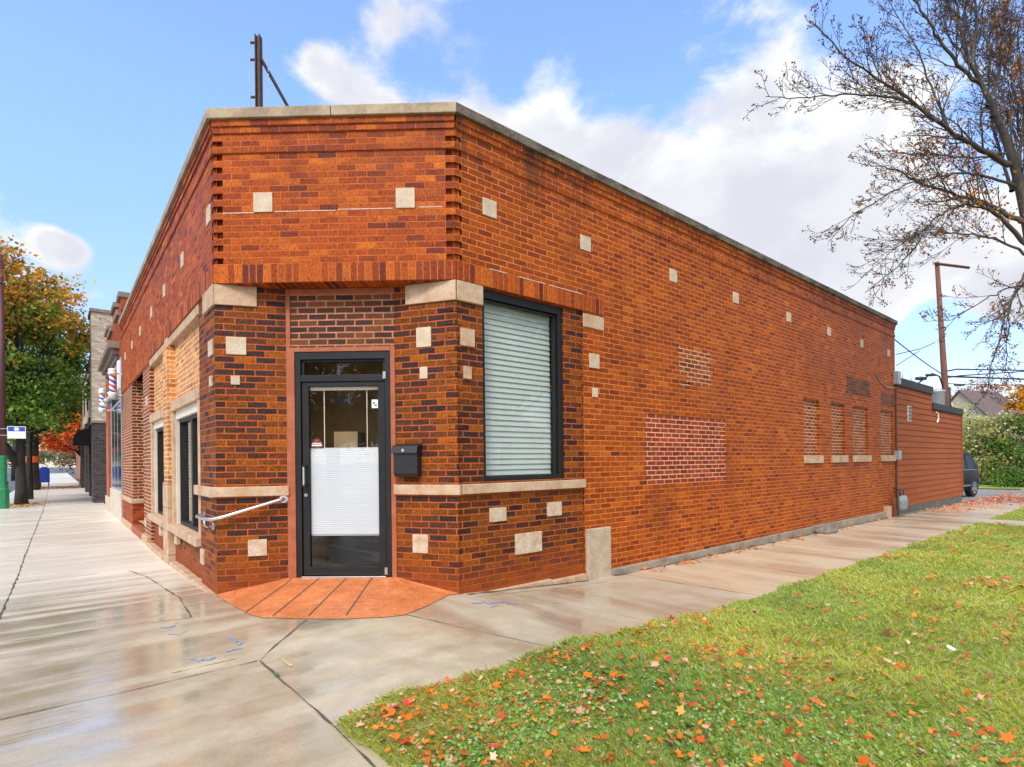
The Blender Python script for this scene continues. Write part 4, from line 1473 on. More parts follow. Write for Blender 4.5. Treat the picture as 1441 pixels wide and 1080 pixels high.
FX = Frame((0, R0[1] + .03), (1, 0))
FXE = Frame((24.6, R0[1] + .03), (0, 1))
mb = MB()
siding(FX, XE + .02, 20.72, -.02, 3.28, mb)
siding(FX, 20.72, 24.6, -.02, 2.82, mb)
siding(FXE, 0, 6, -.02, 2.82, mb)
mb.build('wall', 'siding', ext_)
mb = MB()
mb.box(FX, XE + .01, 17.27, 0, 3.28, -.02, .04)
mb.box(FX, 24.5, 24.63, -.02, 2.82, -.03, .04)
mb.build('corner_board', 'siding', ext_)
mb = MB()
mb.box(FX, XE + .02, 20.76, 3.28, 3.50, -5, .06)
mb.box(FX, 20.761, 24.66, 2.82, 3.02, -5, .06)
mb.build('roof', 'fascia', ext_)
mb = MB()
mb.box(FX, 20.66, 20.75, 2.82, 3.28, -5, .02)
mb.build('step_wall', 'siding', ext_)
mb = MB()
mb.box(FX, XE + .02, 24.6, -.5, -.02, -.3, .012)
mb.build('base', 'concrete_dk', ext_)
mb = MB()
mb.box(FX, 18.28, 18.58, 2.36, 2.78, -.02, .03)
v_ = mb.build('window', 'white', ext_)
mb = MB()
for i in range(2):
    for j in range(4):
        mb.box(FX, 18.30 + .14 * i, 18.42 + .14 * i, 2.38 + .1 * j, 2.465 + .1 * j, .01, .034)
mb.build('pane', 'car_glass', v_)
mb = MB()
mb.tube([FX.P(21.2, .03, 2.75), FX.P(21.35, .04, 2.72), FX.P(21.4, .04, 2.55), FX.P(21.25, .04, 2.42)], .022, 6)
mb.build('hook', 'white', ext_)

# ------------------------------------------------------------------ barber shop next door
bar = thing('barber_shop', 'narrow orange brick barber shop with grey parapet caps and a white stone base', 'building', (1.24, 17, -.1))
FLb = Frame((1.243, 0), (0, -1))
mb = MB()
mb.panel(FLb, -22.6, -16.95, 4.1, 5.3, -.01)
mb.fq(FLb, -22.6, -16.95, -.3, 4.1, -.16)
mb.box(FLb, -17.6, -16.95, 5.3, 5.62, -.3, -.01)
mb.box(FLb, -19.8, -18.7, 5.3, 5.75, -.3, -.01)
mb.box(FLb, -22.5, -21.3, 5.3, 5.62, -.3, -.01)
part(mb, 'wall', 'brick_low', 0, bar)
mb = MB()
for a, b, z in ((-17.65, -16.93, 5.62), (-18.7, -17.6, 5.3), (-19.85, -18.65, 5.75), (-21.3, -19.8, 5.3), (-22.6, -21.25, 5.62)):
    mb.box(FLb, a, b, z, z + .14, -.36, .05)
part(mb, 'coping', 'hood_stone', .01, bar)
mb = MB()
mb.box(FLb, -22.3, -17.6, 4.42, 4.60, -.1, .24)
mb.box(FLb, -22.2, -17.7, 4.28, 4.42, -.1, .14)
mb.box(FLb, -22.1, -17.8, 4.16, 4.28, -.1, .06)
part(mb, 'hood', 'hood_stone', .015, bar)
mb = MB()
mb.box(FLb, -20.6, -16.97, .66, .72, -.16, .012)
mb.box(FLb, -20.6, -20.45, .72, 4.1, -.16, .012)
mb.box(FLb, -17.08, -16.97, .72, 4.1, -.16, .012)
mb.box(FLb, -20.45, -17.08, 3.95, 4.1, -.16, .012)
mb.box(FLb, -20.45, -17.08, 3.0, 3.06, -.16, .004)
for u in (-19.4, -18.3):
    mb.box(FLb, u - .025, u + .025, .72, 3.0, -.16, .004)
wf = part(mb, 'shop_window', 'bluegrey', .002, bar)
mb = MB()
mb.fq(FLb, -20.45, -17.08, .72, 3.95, .0)
mb.build('glass', 'dark_window', wf)
mb = MB()
mb.box(FLb, -20.6, -16.97, -.3, .66, -.16, .05)
part(mb, 'base', 'white_stone', .02, bar)
mb = MB()
mb.box(FLb, -22.6, -21.7, .35, 4.1, -.16, .02)
part(mb, 'pillar', 'redpillar', .01, bar)
mb = MB()
mb.box(FLb, -22.65, -20.65, -.3, .35, -.16, .06)
part(mb, 'pillar_base', 'stone_pale', .02, bar)
mb = MB()
mb.box(FLb, -21.6, -20.62, .35, 3.2, -.16, -.12)
part(mb, 'door', 'dark_window', .0, bar)
mb = MB()
mb.box(FLb, -17.35, -17.05, 3.3, 4.02, .0, .07)
part(mb, 'sign_panel', 'white', .01, bar)


def barber_pole(x, y, z, k, label):
    t = thing('barber_pole', label, 'barber pole', (x, y, z))
    mb = MB()
    r = .075 * k
    h = .46 * k
    n = 20
    for i in range(n):
        a0, a1 = 2 * math.pi * i / n, 2 * math.pi * (i + 1) / n
        mb.face([(x + r * math.cos(a0), y + r * math.sin(a0), z), (x + r * math.cos(a1), y + r * math.sin(a1), z), (x + r * math.cos(a1), y + r * math.sin(a1), z + h), (x + r * math.cos(a0), y + r * math.sin(a0), z + h)],
                [(i / n, 0), ((i + 1) / n, 0), ((i + 1) / n, 1), (i / n, 1)])
    mb.build('striped_cylinder', 'barber', t, 0, True)
    mb = MB()
    mb.lathe((x, y, z + h), [(.08 * k, 0), (.10 * k, .02 * k), (.10 * k, .06 * k), (.085 * k, .08 * k), (.085 * k, .10 * k), (.095 * k, .12 * k), (.08 * k, .155 * k), (.03 * k, .17 * k)])
    mb.build('cap', 'white', t, 0, True)
    mb = MB()
    mb.lathe((x, y, z - .15 * k), [(.05 * k, 0), (.085 * k, .03 * k), (.09 * k, .07 * k), (.10 * k, .09 * k), (.10 * k, .14 * k), (.08 * k, .15 * k)])
    mb.build('base', 'white', t, 0, True)
    mb = MB()
    for zz in (z - .06 * k, z + h + .04 * k):
        mb.tube([(x, y, zz), (1.24, y + .02, zz)], .02, 6)
    mb.build('bracket', 'white', t)


barber_pole(1.045, 16.75, 3.16, .95, 'nearer, larger barber pole with white caps high on the shop front')
barber_pole(1.03, 20.6, 3.08, .95, 'farther, smaller barber pole beyond the lamps, in front of the pale brick pier')
for i, (yy, lab) in enumerate(((18.9, 'round white lamp on an arm between the two barber poles'), (18.0, 'dark floodlight on a bracket under the nearer barber pole'))):
    t = thing('wall_lamp', lab, 'lamp', (1.0, yy, 3.1))
    mb = MB()
    mb.tube([(1.24, yy, 3.2), (1.1, yy, 3.22), (1.0, yy, 3.12)], .02, 6)
    mb.build('arm', 'galv', t)
    mb = MB()
    mb.lathe((1.0, yy, 2.98), [(.05, 0), (.09, .03), (.10, .08), (.07, .13), (.03, .15)], 12)
    mb.build('head', 'white' if i == 0 else 'galv', t, 0, True)

# pale brick shop row beyond
pb = thing('pale_brick_building', 'taller cream brick building with a charcoal brick base and a black awning', 'building', (1.0, 26.3, -.1))
FLp = Frame((1.0, 0), (0, -1))
FN = Frame((1.0, 26.3), (1, 0))
mb = MB()
mb.box(FN, 0, 8, 3.05, 7.25, -1.6, 0)
mb.box(FLp, -46, -27.9, 3.6, 6.0, -8, -.15)
part(mb, 'wall', 'brick_cream', 0, pb)
mb = MB()
mb.box(FN, .02, 8, -.3, 3.05, -1.6, -.02)
part(mb, 'base', 'brick_grey', 0, pb)
for u in (-33, -38, -45.2):
    mb = MB()
    mb.box(FLp, u, u + .7, -.3, 3.6, -.6, -.1)
    part(mb, 'pier', 'brick_grey', 0, pb)
mb = MB()
mb.box(FN, -.05, 8, 7.25, 7.38, -1.65, .05)
mb.box(FLp, -46.1, -27.9, 6.0, 6.14, -8, -.08)
mb.box(FN, -.03, 8, 2.98, 3.08, -1.62, .02)
part(mb, 'coping', 'hood_stone', .01, pb)
mb = MB()
mb.box(FLp, -46, -27.9, -.3, 3.6, -8, -.5)
part(mb, 'shop_window', 'dark_window', 0, pb)
for u in (-31, -35.5, -40, -44):
    mb = MB()
    mb.box(FLp, u, u + 1.6, 4.1, 5.5, -.3, -.13)
    part(mb, 'window', 'dark_window', 0, pb)
mb = MB()
arc = [(d, z) for d, z in ((-.15, 2.95), (.1, 2.93), (.3, 2.85), (.45, 2.70), (.52, 2.5), (.53, 2.2))]
back_ = [(d, z - .03) for d, z in reversed(arc)]
prof = arc + back_
rings = [[FLp.P(u, d, z) for d, z in prof] for u in (-33.5, -30.0)]
mb.loft(rings)
mb.face([FLp.P(-30.0, d, z) for d, z in arc] + [FLp.P(-30.0, -.15, 2.2)])
part(mb, 'awning', 'awning', 0, pb)

fb = thing('far_brick_building', 'low reddish brick building far down the street walk', 'building', (1.6, 62, -.1))
mb = MB()
FF = Frame((1.7, 62), (1, 0))
mb.box(FF, 0, 10, -.2, 3.6, -25, 0)
part(mb, 'wall', 'red_chim', 0, fb)
mb = MB()
mb.box(FF, -.1, 10, 3.6, 3.85, -25, .1)
part(mb, 'roof', 'fascia', 0, fb)


# ------------------------------------------------------------------ street furniture on the left
t = thing('street_lamp_post', 'tall maroon steel post on a green fluted base at the kerb', 'lamp post', (-1.46, 25.5, -.1))
mb = MB()
mb.tube([(-1.48, 25.5, 1.5), (-1.48, 25.5, 8.6)], [.11, .075], 12)
mb.tube([(-1.48, 25.5, 8.3), (-1.9, 25.2, 8.7), (-2.9, 24.6, 8.8)], .05, 8)
mb.build('shaft', 'maroon', t, 0, True)
mb = MB()
n = 16
ringz = [(-.1, .17), (.55, .17), (.6, .13), (.75, .12), (1.55, .112), (1.65, .122), (1.72, .112)]
rings = []
for z, r in ringz:
    rings.append([(-1.48 + (r * (1 + .06 * (k % 2))) * math.cos(2 * math.pi * k / n), 25.5 + (r * (1 + .06 * (k % 2))) * math.sin(2 * math.pi * k / n), z) for k in range(n)])
mb.loft(rings)
mb.build('base', 'green_paint', t, .0)
t = thing('bus_stop_sign', 'white sign with a blue band and white emblem strapped to the maroon post', 'sign', (-1.2, 25.4, 2.3))
FS = Frame((-1.34, 25.33), (.99, -.12))
mb = MB()
mb.box(FS, .0, .48, 2.30, 2.72, -.008, .008)
mb.build('panel', 'white', t, .003)
mb = MB()
mb.box(FS, .02, .46, 2.55, 2.70, .008, .011)
mb.build('blue_band', 'blue_paint', t)
mb = MB()
for a in (0, 60, 120):
    c, s_ = math.cos(math.radians(a)), math.sin(math.radians(a))
    mb.face([FS.P(.24 + c * x_ - s_ * z_, .013 + a * 1e-5, 2.625 + s_ * x_ + c * z_) for x_, z_ in ((-.075, -.018), (.075, -.018), (.075, .018), (-.075, .018))])
mb.build('emblem', 'white', t)
mb = MB()
for z in (2.4, 2.62):
    mb.box(FS, -.2, .02, z, z + .025, -.02, -.009)
mb.build('strap', 'galv', t)

t = thing('collection_mailbox', 'blue street mailbox on short legs at the far end of the walk', 'mailbox', (-.7, 47.6, -.1))
mb = MB()
prof = [(-.26, .35), (.26, .35), (.26, 1.15), (.22, 1.3), (.1, 1.38), (-.1, 1.38), (-.22, 1.3), (-.26, 1.15)]
mb.loft([[(-.72 + a, 47.3, b - .1) for a, b in prof], [(-.72 + a, 47.9, b - .1) for a, b in prof]])
mb.build('body', 'blue_paint', t, .01)
for dx in (-.2, .2):
    for dy in (47.35, 47.85):
        mb = MB()
        mb.tube([(-.72 + dx, dy, -.1), (-.72 + dx, dy, .27)], .03, 6)
        mb.build('leg', 'blue_paint', t)


# ------------------------------------------------------------------ cars
def car(name, label, loc, heading, paint, L=4.9, W=1.95, H=1.78, suv=True, group=None):
    """local x forward, y left; origin on the ground under the middle"""
    t = thing(name, label, 'car', loc, group)
    ch, sh = math.cos(heading), math.sin(heading)

    def T(x, y, z):
        return (loc[0] + ch * x - sh * y, loc[1] + sh * x + ch * y, loc[2] + z)
    h = L / 2
    belt = H * .60
    # body lower: side profile stations (x, half width, zbottom, ztop)
    stn = [(-h, .78, .48, belt * .86), (-h + .06, .90, .36, belt * .97), (-h + .3, .98, .28, belt), (-h + 1.2, 1.0, .26, belt), (0, 1.0, .26, belt * .985), (h - 1.5, 1.0, .26, belt * .96), (h - .9, .99, .27, belt * .92), (h - .25, .93, .32, belt * .82), (h, .74, .42, belt * .66)]
    mb = MB()
    rings = []
    for x, k, a, b in stn:
        w2 = W / 2 * k
        rings.append([T(x, -w2 * .94, a), T(x, w2 * .94, a), T(x, w2, a + (b - a) * .25), T(x, w2, a + (b - a) * .75), T(x, w2 * .93, b), T(x, -w2 * .93, b), T(x, -w2, a + (b - a) * .75), T(x, -w2, a + (b - a) * .25)])
    mb.loft(rings)
    mb.build('body', paint, t, .02, True)
    # cabin
    c0 = -h + .12 if suv else -h + .9
    stc = [(c0, .80, belt, belt + .08), (c0 + .22, .84, belt, H - .10), (c0 + .6, .84, belt, H), (h - 2.3, .84, belt, H - .02), (h - 1.9, .84, belt, H - .12), (h - 1.15, .80, belt * .93, belt * .97)]
    mb = MB()
    rings = []
    for x, k, a, b in stc:
        wb = W / 2 * .90
        wt_ = wb - (b - a) * .26
        rings.append([T(x, -wb, a - .03), T(x, wb, a - .03), T(x, wt_, b), T(x, wt_ * .8, b + .02), T(x, -wt_ * .8, b + .02), T(x, -wt_, b)])
    mb.loft(rings)
    mb.build('cabin', paint, t, .015, True)
    for s_ in (-1, 1):
        for a, b in ((c0 + .38, c0 + 1.05), (c0 + 1.12, c0 + 2.05), (c0 + 2.12, h - 2.05)):
            if b - a < .2:
                continue
            mb = MB()
            wb = W / 2 * .90
            z0, z1 = belt + .05, H - .14
            y0, y1 = s_ * (wb - .08 * .26 + .008), s_ * (wb - (z1 - belt) * .26 + .012)
            q = [T(a, y0, z0), T(b, y0, z0), T(b - .04, y1, z1), T(a + .04, y1, z1)]
            mb.face(q if s_ < 0 else q[::-1])
            mb.build('window', 'car_glass', t)
        mb = MB()
        y = s_ * (W / 2 + .004)
        mb.box(Frame(T(0, y, 0), (ch, sh)), -h + .5, h - 1.2, loc[2] + .44, loc[2] + .50, -.01, .01)
        mb.box(Frame(T(0, s_ * (W / 2 * .9 + .006), 0), (ch, sh)), -h + .35, h - 1.6, loc[2] + belt + .0, loc[2] + belt + .035, -.012, .012)
        mb.build('trim', 'chrome', t)
    mb = MB()
    q = [T(c0 + .10, -W * .36, belt + .12), T(c0 + .10, W * .36, belt + .12), T(c0 + .24, W * .33, H - .16), T(c0 + .24, -W * .33, H - .16)]
    q = [tuple(np.array(p) + np.array([-ch, -sh, 0]) * .03) for p in q]
    mb.face(q[::-1])
    mb.build('rear_window', 'car_glass', t)
    for s_ in (-1, 1):
        mb = MB()
        mb.box(Frame(T(-h + .02, s_ * W * .40, 0), (sh, -ch)), -.09, .09, loc[2] + belt * .72, loc[2] + belt * .98, -.12, .03)
        mb.build('taillight', 'tail_red', t, .01)
    R_ = .37 if suv else .33
    for x in (-h + .95, h - .95):
        for s_ in (-1, 1):
            y = s_ * (W / 2 - .10)
            mb = MB()
            pts = [T(x, y - s_ * .12, R_), T(x, y - s_ * .10, R_), T(x, y + s_ * .10, R_), T(x, y + s_ * .125, R_)]
            mb.tube(pts, [R_ * .9, R_, R_, R_ * .92], 24)
            wh = mb.build('wheel', 'tyre', t, 0, False)
            mb = MB()
            mb.tube([T(x, y + s_ * .10, R_), T(x, y + s_ * .128, R_)], R_ * .66, 20)
            mb.build('rim', 'chrome', wh)
            mb = MB()
            for k in range(5):
                a0 = 2 * math.pi * k / 5
                for da in (.32,):
                    pp = [T(x + R_ * .58 * math.cos(a0 + v_), y + s_ * .131, R_ + R_ * .58 * math.sin(a0 + v_)) for v_ in (da - .22, da + .22)]
                    cc = T(x + R_ * .2 * math.cos(a0 + da), y + s_ * .131, R_ + R_ * .2 * math.sin(a0 + da))
                    mb.face([cc, pp[0], pp[1]])
            mb.build('spoke_gap', 'tyre', wh)
    return t


car('parked_suv', 'black suv with chrome wheels parked behind the wood-sided extension', (27.25, 6.2, g(27, 6) - .01), math.pi - .14, 'blackcar', 4.9, 2.0, 1.80)
car('parked_car', 'white car parked in the street beyond the twin tree trunks', (-3.4, 46, -.3), math.pi / 2, 'whitecar', 4.6, 1.8, 1.5, False)
car('parked_car', 'silver van parked far up the street behind the green post base', (-5.2, 58, -.3), math.pi / 2, 'silvercar', 4.7, 1.9, 1.75, True)


# ------------------------------------------------------------------ leaves and trees
def quads_from(centers, size, tilt=None, aspect=.75):
    """random oriented diamond-ish leaf quads"""
    N = len(centers)
    a = rng.normal(size=(N, 3))
    a /= np.linalg.norm(a, axis=1)[:, None]
    b = rng.normal(size=(N, 3))
    b -= (b * a).sum(1)[:, None] * a
    b /= np.linalg.norm(b, axis=1)[:, None]
    s = (size if hasattr(size, '__len__') else np.full(N, size))[:, None]
    a *= s * .5
    b *= s * .5 * aspect
    v = np.stack([centers - a, centers - b * .9 + a * .1, centers + a, centers + b * .9 + a * .1], axis=1)
    return v


def leafy_tree(name, label, base, trunk, blobs, nleaf, colfun, leafsize=.12, clump=.42, nclump=110, limb_n=36, cat='tree', group=None, bark='bark_dark', seed=1, parts=True):
    r = np.random.default_rng(seed)
    t = thing(name, label, cat, base, group)
    W_ = np.array([b[1][0] * b[1][1] * b[1][2] for b in blobs])
    W_ = W_ / W_.sum()
    cl = []
    for _ in range(nclump):
        b = blobs[r.choice(len(blobs), p=W_)]
        d = r.normal(size=3)
        d /= np.linalg.norm(d)
        rad = r.uniform(.25, 1.0) ** .5
        cl.append(np.array(b[0]) + d * rad * np.array(b[1]))
    cl = np.array(cl)
    k = r.integers(0, nclump, nleaf)
    cs = clump * r.uniform(.55, 1.35, nclump)
    pos = cl[k] + r.normal(size=(nleaf, 3)) * (cs[k] * .62)[:, None] * np.array([1, 1, .7])
    tone = r.uniform(.65, 1.3, nclump)[k] * r.uniform(.75, 1.25, nleaf)
    colr = colfun(pos, k, r, cl) * tone[:, None]
    v = quads_from(pos, leafsize * r.uniform(.6, 1.3, nleaf))
    fast_mesh('crown', v.reshape(-1, 3), nleaf, 4, 'leaf', t, np.clip(colr, 0, 1))
    mb = MB()
    for pts, rad in trunk:
        mb.tube(pts, rad, 10)
    tips = [Vector(p[-1]) for p, _ in trunk]
    r0 = [q[-1] for _, q in trunk]
    for i in range(limb_n):
        c = Vector(cl[r.integers(0, nclump)])
        j = min(range(len(tips)), key=lambda q: (tips[q] - c).length)
        pts, rad = trunk[j]
        m_ = r.integers(max(1, len(pts) // 2), len(pts))
        s_ = Vector(pts[m_])
        mid = s_.lerp(c, .5) + Vector(r.normal(size=3)) * .2 + Vector((0, 0, .25))
        mb.tube([s_, s_.lerp(mid, .5) + Vector(r.normal(size=3)) * .06, mid, c], [rad[m_] * .55, rad[m_] * .42, rad[m_] * .28, .012], 5)
    mb.build('trunk', bark, t, 0, True)
    return t


def c_mix(r, n, cols, p=None):
    return np.array(cols)[r.choice(len(cols), n, p=p)]


GREENS = [(.13, .24, .03), (.19, .33, .045), (.26, .40, .06), (.08, .16, .022)]
ORANGES = [(.85, .40, .035), (.90, .50, .06), (.72, .28, .03), (.55, .34, .08)]


def col_street(pos, k, r, cl):
    n = len(pos)
    gcol = c_mix(r, n, GREENS)
    ocol = c_mix(r, n, ORANGES)
    z = cl[k][:, 2] + r.normal(size=n) * .35
    wt2 = 1 / (1 + np.exp(-(z - 6.6 + .8 * np.sin(cl[k][:, 0] * 3)) * 1.6))
    pick = (r.uniform(size=n) < wt2 * .86)
    gcol = np.where((r.uniform(size=n) < .18 * wt2)[:, None], np.array([.16, .14, .05]), gcol)
    return np.where(pick[:, None], ocol, gcol)


def P3(*a):
    return [tuple(x) for x in a]


leafy_tree('street_tree', 'nearest street tree on the left, green crown turning orange on top', (-1.1, 27.3, -.1),
           [(P3((-1.08, 27.3, -.15), (-1.08, 27.3, .5), (-1.1, 27.3, 1.6), (-1.05, 27.3, 2.6), (-1.15, 27.4, 4.2), (-1.2, 27.4, 7.5)), (.23, .175, .15, .14, .11, .04)),
            (P3((-1.12, 27.3, 1.3), (-1.5, 27.25, 2.1), (-2.2, 27.2, 3.2), (-2.9, 27.2, 5.0)), (.14, .12, .09, .04)),
            (P3((-1.05, 27.3, 2.6), (-.7, 27.2, 3.8), (-.2, 27.1, 5.5)), (.12, .08, .03))],
           [((-1.2, 27.3, 7.4), (2.0, 2.2, 2.0)), ((-2.8, 27.3, 6.8), (1.7, 1.8, 2.2)), ((-.15, 27.2, 6.3), (1.2, 1.4, 1.5)), ((-1.6, 27.3, 4.6), (2.0, 1.8, 1.3)), ((-2.0, 27.0, 3.4), (1.5, 1.4, .7)), ((-1.1, 26.9, 3.3), (1.2, 1.2, .8)), ((-.6, 27, 4.6), (1.2, 1.3, .9))],
           25000, col_street, .15, .46, 170, 46, seed=3)
leafy_tree('street_tree', 'second street tree with a thin dark trunk behind the nearest one', (-1.0, 31.7, -.1),
           [(P3((-.98, 31.7, -.15), (-.98, 31.7, 1.5), (-.95, 31.7, 2.8), (-.9, 31.7, 4.5), (-.8, 31.7, 7.6)), (.14, .10, .095, .08, .03))],
           [((-.5, 31.8, 7.2), (1.7, 2.0, 2.0)), ((.3, 31.8, 5.6), (1.0, 1.4, 1.6)), ((-1.3, 31.8, 4.6), (1.5, 1.6, 1.2))],
           11500, lambda p, k, r, cl: np.where((r.uniform(size=len(p)) < np.clip((cl[k][:, 2] - 6.6) * .3, 0, .6))[:, None], c_mix(r, len(p), ORANGES), c_mix(r, len(p), GREENS)), .17, .5, 110, 30, seed=5)
tr3 = leafy_tree('street_tree', 'third street tree with an orange ribbon tied round its thick trunk', (-1.3, 44, -.1),
                 [(P3((-1.25, 44, -.15), (-1.25, 44, 1.5), (-1.2, 44, 3.2), (-1.0, 44, 6)), (.42, .34, .30, .1))],
                 [((-1.2, 44.5, 5.2), (2.2, 2.2, 2.2)), ((-1.0, 44, 3.6), (1.5, 1.5, .9)), ((.3, 44, 6.0), (1.6, 2, 1.6))],
                 9000, lambda p, k, r, cl: c_mix(r, len(p), GREENS + [(.2, .17, .06), (.16, .22, .04)]), .2, .5, 90, 24, seed=6)
mb = MB()
mb.lathe((-1.25, 44, 1.55), [(.36, 0), (.38, .02), (.38, .38), (.35, .4)], 16)
mb.build('ribbon', 'ribbon', tr3, 0, True)
leafy_tree('maple_tree', 'bright red and orange maple at the far end of the street walk', (1.6, 56, -.1),
           [(P3((1.5, 56, -.15), (1.5, 56, 2.0), (1.3, 56, 4)), (.2, .16, .05))],
           [((.9, 56, 4.0), (2.2, 2.2, 1.7)), ((1.5, 56, 5.8), (2.2, 2.2, 1.6)), ((.1, 56, 3.2), (1.2, 1.2, .8))],
           10000, lambda p, k, r, cl: np.where((cl[k][:, 2] > 4.6)[:, None], c_mix(r, len(p), [(.85, .34, .03), (.85, .44, .05), (.75, .22, .02)]), c_mix(r, len(p), [(.85, .10, .03), (.85, .20, .02), (.70, .05, .05), (.85, .30, .03)])), .2, .5, 90, 20, seed=8)
leafy_tree('street_tree', 'pale green and orange tree far along the street between the trunks and the maple', (-3.6, 78, -.1),
           [(P3((-3.6, 78, -.2), (-3.6, 78, 3), (-2.6, 78, 6)), (.3, .25, .08))],
           [((-.5, 78, 7), (3, 3, 3)), ((2.5, 78, 8), (3, 3, 3))],
           7000, lambda p, k, r, cl: c_mix(r, len(p), [(.16, .18, .05), (.3, .24, .08), (.4, .25, .05), (.12, .16, .04)]), .3, .8, 80, 16, seed=9)

leafy_tree('street_tree', 'hazy green tree closing the far end of the street, left of the walk', (-9, 135, -.3),
           [(P3((-9, 135, -.4), (-9, 135, 3), (-9, 135, 6)), (.4, .3, .1))],
           [((-10, 135, 5), (6, 4, 4.5)), ((-4, 140, 4), (4, 4, 3.5))],
           6000, lambda p, k, r, cl: c_mix(r, len(p), [(.20, .26, .10), (.30, .30, .14), (.36, .30, .16), (.16, .22, .10)]), .5, 1.2, 80, 16, seed=61)
leafy_tree('street_tree', 'far orange-brown tree closing the end of the walk beside the low brick building', (5, 150, -.3),
           [(P3((5, 150, -.4), (5, 150, 3), (5, 150, 6)), (.4, .3, .1))],
           [((4.5, 150, 5), (5, 4, 4.2)), ((1.5, 152, 3.4), (3, 3, 2.8))],
           5000, lambda p, k, r, cl: c_mix(r, len(p), [(.5, .3, .12), (.4, .3, .16), (.3, .28, .14)]), .5, 1.2, 70, 16, seed=62)

# ------------------------------------------------------------------ right side background
pole = thing('utility_pole', 'leaning brown wooden utility pole with a short crossarm behind the extension', 'utility pole', at(1333, 690, 26))
pt, pm = at(1318.5, 369, 26), at(1332, 575, 26)
pb_ = pm + (pm - pt) * .62
mb = MB()
mb.tube([pb_, pm, pt], [.17, .14, .09], 12)
mb.build('shaft', 'wood_pole', pole, 0, True)
mb = MB()
ca, cb_ = at(1315, 371, 25.9), at(1364, 377, 25.9)
mb.tube([ca, cb_], .07, 4)
mb.build('crossarm', 'wood_pole', pole)
tb = at(1324, 606, 26.0)
tt = at(1321, 545, 26.0)
mb = MB()
cx, cy = (tb.x + tt.x) / 2 - .08, (tb.y + tt.y) / 2 + .1
mb.lathe((cx, cy, tb.z - .3), [(.30, 0), (.33, .05), (.33, 2.1), (.35, 2.12), (.35, 2.2), (.1, 2.28)], 18)
mb.build('transformer', 'galv', pole, 0, True)
mb = MB()
for (a, b, c) in ((1296, 533, .10), (1310, 528, .07), (1350, 542, .06)):
    q = at(a, b, 25.8)
    mb.tube([q - Vector((.2, -.15, 0)), q, q + Vector((.2, -.15, 0))], [c * .7, c, c * .7], 8)
mb.tube([at(1300, 533, 25.8), at(1312, 526, 25.8), at(1322, 530, 25.8), at(1327, 545, 25.9)], .035, 6)
mb.tube([at(1278, 545, 25.5), at(1284, 537, 25.5), at(1290, 541, 25.6), at(1300, 534, 25.7)], .035, 6)
mb.tube([at(1336, 545, 25.9), at(1337, 570, 25.9), at(1341, 580, 25.9)], .05, 6)
mb.build('cable_splice', 'cable', pole, 0, True)


def wire(pts, rad, label, sag=.0):
    mb = MB()
    P_ = []
    for a, b in zip(pts, pts[1:]):
        for i in range(12):
            u = i / 12
            p = a.lerp(b, u)
            p.z -= sag * 4 * u * (1 - u)
            P_.append(p)
    P_.append(pts[-1])
    mb.tube(P_, rad, 5)
    return tag(mb.build('overhead_cable', 'cable', None, 0, True), label, 'cable', 'overhead cables at the pole')


wire([at(1330, 523, 26), at(1346, 520, 26), at(1470, 522, 30)], .035, 'topmost of the black cables running right from the leaning pole')
wire([at(1331, 532, 26), at(1351, 529, 26), at(1470, 521, 31)], .03, 'second black cable from the top running right from the leaning pole')
wire([at(1331, 530, 26), at(1470, 535, 30)], .045, 'thick black cable third from the top right of the leaning pole')
wire([at(1332, 540, 26), at(1352, 541, 26), at(1470, 543, 30)], .02, 'lowest thin cable running right from the leaning pole')
wire([at(1259, 478, 21), at(1326, 527, 26)], .022, 'thin cable slanting from the top corner of the brick wall down to the pole', .05)
wire([at(1261, 499, 22), at(1296, 491, 24), at(1316, 482, 26)], .018, 'thin cable with three insulators left of the pole top')
wire([at(1261, 515, 22), at(1294, 494, 24)], .015, 'thin short cable rising from the extension towards the insulators')

hs = thing('gable_house', 'tan house with a dark shingled gable roof and brick chimney beyond the shrubs', 'house', at(1372, 690, 80))
A_, B_ = at(1351, 549, 80), at(1402, 549, 82.4)
ax = (B_ - A_)
ax.z = 0
ax.normalize()
nx = Vector((-ax.y, ax.x, 0))
hw, drop = 4.6, 5.0
zr = A_.z
mb = MB()
for s_ in (-1, 1):
    a0, b0 = A_ - ax * .3, B_ + ax * .3
    e0, e1 = a0 + nx * s_ * hw, b0 + nx * s_ * hw
    q = [Vector((a0.x, a0.y, zr)), Vector((b0.x, b0.y, zr)), Vector((e1.x, e1.y, zr - drop)), Vector((e0.x, e0.y, zr - drop))]
    mb.face(q)
    mb.face([v - Vector((0, 0, .18)) for v in reversed(q)])
    mb.face([q[0], q[3], q[3] - Vector((0, 0, .18)), q[0] - Vector((0, 0, .18))])
    mb.face([q[1], q[2], q[2] - Vector((0, 0, .18)), q[1] - Vector((0, 0, .18))])
rf_ = mb.build('roof', 'shingle', hs)
mb = MB()
for c in (A_, B_):
    mb.face([Vector((c.x, c.y, zr - .2)), c + nx * (hw - .4) + Vector((0, 0, -drop - .1 - c.z + zr)), Vector((c.x, c.y, 0)) + nx * (hw - .4) + Vector((0, 0, -.5)), Vector((c.x, c.y, -.5)) - nx * (hw - .4), c - nx * (hw - .4) + Vector((0, 0, -drop - .1 - c.z + zr))])
for s_ in (-1, 1):
    a0, b0 = A_ + nx * s_ * (hw - .4), B_ + nx * s_ * (hw - .4)
    mb.face([(a0.x, a0.y, -.5), (b0.x, b0.y, -.5), (b0.x, b0.y, zr - drop + .2), (a0.x, a0.y, zr - drop + .2)])
mb.build('wall', 'tan_wall', hs)
cb0 = at(1414, 559, 83)
FCh = Frame((cb0.x, cb0.y), (.77, -.64))
mb = MB()
mb.box(FCh, -.7, .7, -.4, cb0.z, -1.2, 0)
